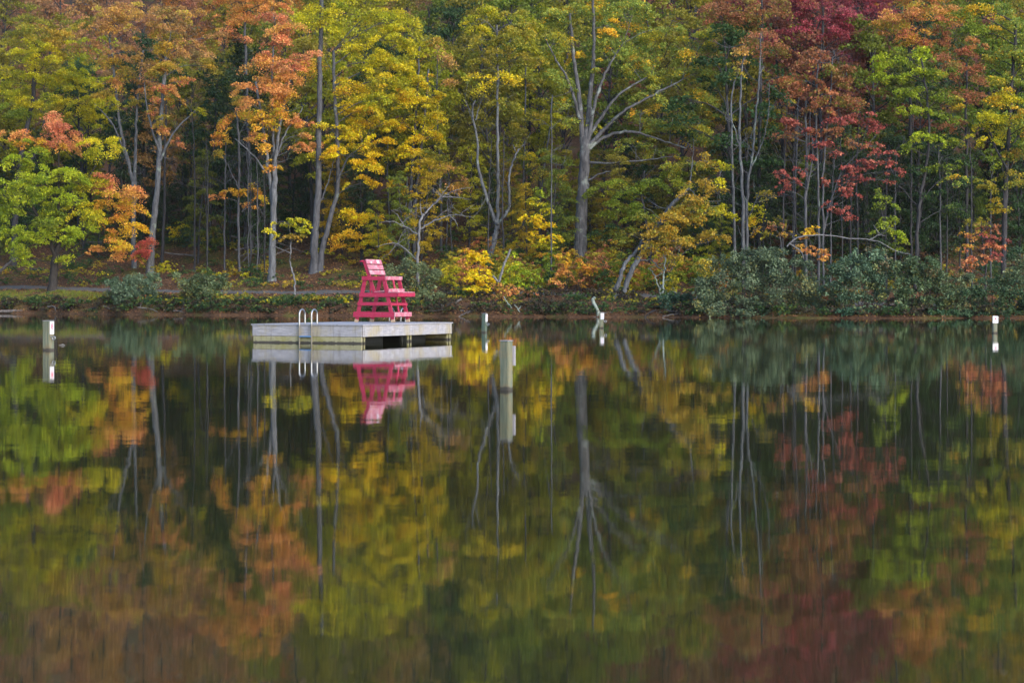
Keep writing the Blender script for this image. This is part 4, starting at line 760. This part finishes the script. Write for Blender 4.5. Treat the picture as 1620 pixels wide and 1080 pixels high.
# ------------------------------------------------------------------ stuff on the ground
def scatter_litter():
    rng = rngn(); n = 75000
    x = rng.uniform(-60, 55, n); s = np.where(rng.uniform(0, 1, n) < .28, rng.uniform(.15, 1.2, n) * (1 + 6 * (rng.uniform(0, 1, n) < .6)), rng.uniform(7, 34, n)); y = shore(x) + s
    on = (s > 8.3) & (s < 10.2) & (rng.uniform(0, 1, n) < .9); x, y = x[~on], y[~on]
    P = np.stack([x, y, ground_z(x, y) + .03 + rng.uniform(0, .05, len(x))], -1)
    c = np.array([(.20, .10, .05), (.28, .13, .06), (.14, .075, .042), (.26, .16, .07), (.08, .045, .03), (.34, .22, .04)])
    C = c[rng.choice(6, len(x), p=[.3, .22, .2, .1, .12, .06])] * rng.uniform(.75, 1.25, (len(x), 1))
    tag(leaf_mesh('leaf_litter', P, .12, C, rng, M['leaf'], None, (0, 0, 0), 1.1), 'brown and orange fallen leaves covering the forest floor', 'fallen leaves', kind='stuff')
def scatter_grass():
    rng = rngn(); n = 26000
    x = np.concatenate([rng.uniform(-60, -36, n), rng.uniform(-36, -22, n // 3)]); s = rng.uniform(1.6, 7.2, len(x)); y = shore(x) + s
    k = (np.sin(x * .8 + y * .5) + np.sin(x * 2.1 - y) + rng.normal(0, .8, len(x))) > -.3; x, y = x[k], y[k]
    z = ground_z(x, y); n = len(x); h = rng.uniform(.08, .26, n); a = rng.uniform(0, 2 * math.pi, n); lean = rng.normal(0, .12, (n, 2))
    b = np.stack([np.cos(a), np.sin(a), 0 * a], -1) * .018; p = np.stack([x, y, z - .02], -1); tip = p + np.stack([lean[:, 0], lean[:, 1], h], -1)
    V = np.stack([p - b, p + b, tip + b * .3, tip - b * .3], 1).reshape(-1, 3)
    c = np.array([(.16, .19, .02), (.10, .15, .02), (.24, .22, .03), (.26, .20, .06)]); C = c[rng.choice(4, n, p=[.4, .3, .2, .1])] * rng.uniform(.8, 1.2, (n, 1))
    tag(mesh_np('grass', V, np.arange(4 * n).reshape(-1, 4), M['leaf'], None, C), 'short yellow-green grass along the bank below the path', 'grass', kind='stuff')
def scatter_undergrowth():
    rng = rngn(); PP, CC = [], []
    def put(x, s, hgt, rad, pal, dens=1.):
        y = float(shore(x)) + s; z = float(ground_z(x, y))
        p, c, _ = sprays(rng, (x, y, z + hgt * .5), (rad, rad * .8, hgt * .55), pal, dens, .13, .9, (.2, .4)); k = p[:, 2] > np.maximum(ground_z(p[:, 0], p[:, 1]), .02); PP.append(p[k]); CC.append(c[k])
    for _ in range(120):   # bank lip
        x = rng.uniform(-38, 20); put(x, rng.uniform(1.4, 5), rng.uniform(.2, .5), rng.uniform(.5, 1.1), rng.choice(['DB', 'DG', 'DB', 'DB', 'RU', 'DB', 'OL', 'DG', 'OL']), .8)
    for _ in range(70):
        x = rng.uniform(-30, -12); put(x, rng.uniform(1.6, 4.5), rng.uniform(.3, .6), rng.uniform(.4, .9), rng.choice(['OL', 'DG', 'OL', 'DB', 'DG', 'BD', 'YG']), .8)
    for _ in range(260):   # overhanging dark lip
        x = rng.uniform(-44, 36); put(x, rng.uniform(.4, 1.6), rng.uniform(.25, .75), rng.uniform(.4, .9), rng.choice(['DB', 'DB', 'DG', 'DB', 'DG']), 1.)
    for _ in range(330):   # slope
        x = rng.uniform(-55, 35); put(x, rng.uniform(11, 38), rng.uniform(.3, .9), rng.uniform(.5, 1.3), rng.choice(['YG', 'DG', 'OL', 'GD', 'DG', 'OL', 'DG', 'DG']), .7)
    for _ in range(90):    # between bank and path
        x = rng.uniform(-9, 36); put(x, rng.uniform(4.5, 8), rng.uniform(.5, 1.0), rng.uniform(.5, 1.1), rng.choice(['DB', 'OL', 'DB', 'DB', 'DG', 'RU', 'DG']), .9)
    for _ in range(420):   # dark leaf colours stand in for deep shade beneath the trees
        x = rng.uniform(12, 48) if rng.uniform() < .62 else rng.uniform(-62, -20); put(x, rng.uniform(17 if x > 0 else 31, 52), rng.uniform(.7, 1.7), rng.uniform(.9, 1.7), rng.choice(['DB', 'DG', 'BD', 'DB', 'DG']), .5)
    for _ in range(150):   # thicket under the oak and at the middle of the bank
        x = rng.uniform(-6, 17); put(x, rng.uniform(10.6, 26), rng.uniform(.7, 2.2), rng.uniform(.6, 1.3), rng.choice(['OL', 'GD', 'RU', 'OT', 'G', 'YG', 'DG', 'OL']), .7)
    PP, CC = np.vstack(PP), np.vstack(CC)
    tag(leaf_mesh('undergrowth', PP, .14, CC, rng, M['leaf'], None, (0, 0, 0)), 'low mixed green, yellow and brown undergrowth on the bank and slope', 'undergrowth', kind='stuff')
scatter_litter(); scatter_grass(); scatter_undergrowth()
for i, (X, Y) in enumerate([(98, 546.5), (838 / 2 + 810, 540 + 484 / 2), (1530, 882), (1395 / 2 + 810, 830), (1588, 1069), (1145 / 2 + 810, 666)]):
    d = CAMH * F / (Y - YH); rng = rngn(); w_ = (9 if i == 0 else 5) / F * d
    o = leaf_mesh('floating_leaf', np.array([[0, 0, .012]]), w_, np.array([[.5, .45, .38]]), rng, M['leaf'], None, (0, 0, 0), 4); o.location = ((X - 810) / F * d, d, 0)
    tag(o, 'pale leaf floating on the open water', 'leaf', 'fallen leaves floating on the lake')

# ------------------------------------------------------------------ forest up the hillside
def proto(kind, seed):
    rng = np.random.default_rng(seed); tb = Tubes(); H = 17.0
    lean = rng.normal(0, .5, 2); C = catmull(np.array([(0, 0, -.4), (lean[0] * .3, lean[1] * .3, H * .35), (lean[0], lean[1], H * .7), (lean[0] * 1.2, lean[1] * 1.2, H * .95)]), 7)
    tb.add(C, np.linspace(.17, .04, len(C)), 8, rng, .05)
    PP, CC = [], []
    PAL['_W'] = [((1, 1, 1), 3), ((.8, .95, .9), 2), ((1.15, .95, .8), 2), ((.65, .7, .75), 2)]
    lo = {'tall': .42, 'full': .22, 'low': .12}[kind]; n = {'tall': 17, 'full': 22, 'low': 20}[kind]
    for i in range(n):
        f = lo + (1.0 - lo) * (i + .5) / n; wid = (3.6 if kind != 'low' else 3.0) * math.sin(math.pi * min(.98, .22 + .72 * (f - lo) / (1 - lo))) + .5
        a = i * 2.4 + rng.normal(0, .3); r = wid * rng.uniform(.25, .8)
        c = np.array([math.cos(a) * r + lean[0], math.sin(a) * r + lean[1], f * H]); rx = rng.uniform(1.2, 1.9)
        p, col, sc = sprays(rng, c, (rx, rx, rng.uniform(.6, 1.0)), '_W', .8, .23, .9, (.5, 1.0)); PP.append(p); CC.append(col)
        i0 = int(np.clip((f - .12) * len(C), 1, len(C) - 2)); m2 = (C[i0] + c) / 2 + [0, 0, .3]; cv = catmull([C[i0], m2, c], 4); tb.add(cv, np.linspace(.07, .015, len(cv)), 5)
        for q in sc[:3]: tb.add(np.array([cv[5], (cv[5] + q) / 2 + rng.normal(0, .1, 3), q]), [.02, .012, .006], 4)
    for _ in range(8):
        z = rng.uniform(.15, lo + .1); i0 = int(z * len(C)); v = rng.normal(0, 1, 3); v[2] = .3; e = C[i0] + v * rng.uniform(.5, 1.3); tb.add(np.array([C[i0], (C[i0] + e) / 2 + rng.normal(0, .1, 3), e]), [.025, .015, .006], 4)
    cw = np.clip(np.vstack(CC), 0, 1.6)
    t = tb.build('trunk', M['brown']); cr = leaf_mesh('crown', np.vstack(PP), .23, cw, rng, M['leaf'], None, (0, 0, 0))
    r = (t.data, cr.data); bpy.data.objects.remove(t); bpy.data.objects.remove(cr); return r
PROTO = {'tall': [proto('tall', 71), proto('tall', 72), proto('tall', 73)], 'full': [proto('full', 81), proto('full', 82)], 'low': [proto('low', 91), proto('low', 92)]}
HUE = {'green': (.17, .22, .025), 'dark green': (.045, .085, .028), 'olive': (.26, .24, .025), 'yellow-green': (.38, .36, .02), 'golden yellow': (.52, .36, .02), 'tan': (.42, .25, .08),
       'orange': (.50, .20, .04), 'rust brown': (.27, .105, .06), 'crimson': (.30, .055, .07), 'pinkish tan': (.42, .20, .11)}
BANDS = [(-400, 130, ['green', 'olive', 'yellow-green', 'olive'], ['pinkish tan', 'olive', 'tan']), (130, 340, ['dark green', 'olive', 'dark green', 'tan'], ['tan', 'orange', 'pinkish tan']), (340, 470, ['dark green', 'olive', 'green', 'dark green'], ['orange', 'tan', 'olive']),
         (470, 690, ['yellow-green', 'dark green', 'olive'], ['yellow-green', 'olive', 'tan']), (690, 880, ['olive', 'golden yellow', 'yellow-green', 'dark green'], ['olive', 'yellow-green', 'green', 'dark green']), (880, 1130, ['green', 'olive', 'green'], ['olive', 'green', 'rust brown']),
         (1130, 1240, ['rust brown', 'olive', 'dark green'], ['rust brown', 'crimson', 'tan']), (1240, 1370, ['rust brown', 'dark green', 'olive'], ['crimson', 'crimson', 'rust brown']), (1370, 1500, ['dark green', 'green', 'rust brown'], ['tan', 'orange', 'olive']), (1500, 2100, ['green', 'rust brown', 'dark green'], ['olive', 'green', 'golden yellow'])]
WHERE = {'low': 'low spreading {} tree in the shade between the front trunks', 'mid': '{} forest tree standing behind the shoreline trees', 'high': '{} tree crown among those filling the upper hillside'}
rf = np.random.default_rng(5)
def forest(s, X, kind, hue, tier, scale):
    d = at_s(X, s); x = (X - 810) / F * d; z = float(ground_z(x, d))
    t, c = PROTO[kind][rf.integers(len(PROTO[kind]))]
    r = empty('forest_tree', (x, d, z), WHERE[tier].format(hue), 'tree', f'{hue} trees, ' + {'low': 'understory', 'mid': 'behind the shoreline', 'high': 'up the hillside'}[tier], rz=rf.uniform(0, 6.28)); r.scale = (scale * rf.uniform(.9, 1.15), scale * rf.uniform(.9, 1.15), scale)
    a = bpy.data.objects.new('trunk', t); COL.objects.link(a); a.parent = r
    b = bpy.data.objects.new('crown', c); COL.objects.link(b); b.parent = r
    v = np.array(HUE[hue]) * rf.uniform(.85, 1.15) * rf.uniform(.92, 1.08, 3); b.color = (*v, 1)
for s, step, tier in ((29, 7.5, 'mid'), (35, 6.0, 'mid'), (42, 6.0, 'mid'), (48, 6.0, 'mid'), (59, 6.2, 'high'), (72, 6.4, 'high'), (87, 6.8, 'high'), (104, 7.2, 'high'), (123, 7.8, 'high'), (145, 8.6, 'high'), (178, 9.5, 'high'), (215, 10.5, 'high')):
    d0 = 145 + s; half = .285 * d0 + 6; x = -half + rf.uniform(0, step)
    while x < half:
        if tier == 'mid' and rf.uniform() < .2: x += step * .8
        ss = s + rf.uniform(-3, 3); X = 810 + x / d0 * F
        jx = X + rf.normal(0, 20); b = ([q for q in BANDS if q[0] <= jx < q[1]] or [BANDS[0 if X < 0 else -1]])[0]
        hue = str(rf.choice(b[2] if tier == 'mid' else b[3]))
        if s < 40 and 850 < X < 1160: x += step; continue
        forest(ss, X, 'tall' if (tier == 'mid' and s < 45) else 'full', hue, tier, rf.uniform(.9, 1.25) * (1 if s < 100 else 1.15 if s < 160 else 1.5)); x += step * rf.uniform(.75, 1.3)
for X in np.concatenate([np.linspace(-30, 480, 30), np.linspace(1130, 1660, 44)]):
    forest(rf.uniform(24, 46), X + rf.uniform(-12, 12), 'low', 'dark green' if rf.uniform() < .85 else 'green', 'low', rf.uniform(.38, .66))
for X in np.linspace(520, 1150, 40):
    forest(rf.uniform(26, 44) if 690 < X < 840 or 880 < X < 960 else rf.uniform(19, 38), X + rf.uniform(-12, 12), 'low', str(rf.choice(['olive', 'golden yellow', 'green', 'yellow-green', 'dark green', 'olive'])), 'low', rf.uniform(.3, .6))

# ------------------------------------------------------------------ the air over the lake
def haze_box():
    lo, hi = (-420, -270, -6), (420, 640, 190)
    V = [(x, y, z) for x in (lo[0], hi[0]) for y in (lo[1], hi[1]) for z in (lo[2], hi[2])]
    m, tt, o = newmat('lake_haze'); v = tt.nodes.new('ShaderNodeVolumePrincipled')
    v.inputs['Color'].default_value = (.80, .88, 1, 1); v.inputs['Density'].default_value = .00006; v.inputs['Anisotropy'].default_value = .2
    tt.links.new(v.outputs[0], o.inputs['Volume'])
    h = mesh_np('haze', V, [(0, 1, 3, 2), (4, 6, 7, 5), (0, 4, 5, 1), (2, 3, 7, 6), (0, 2, 6, 4), (1, 5, 7, 3)], m)
    tag(h, 'thin bluish haze hanging over the lake and wooded slope', 'haze', kind='stuff')
haze_box()
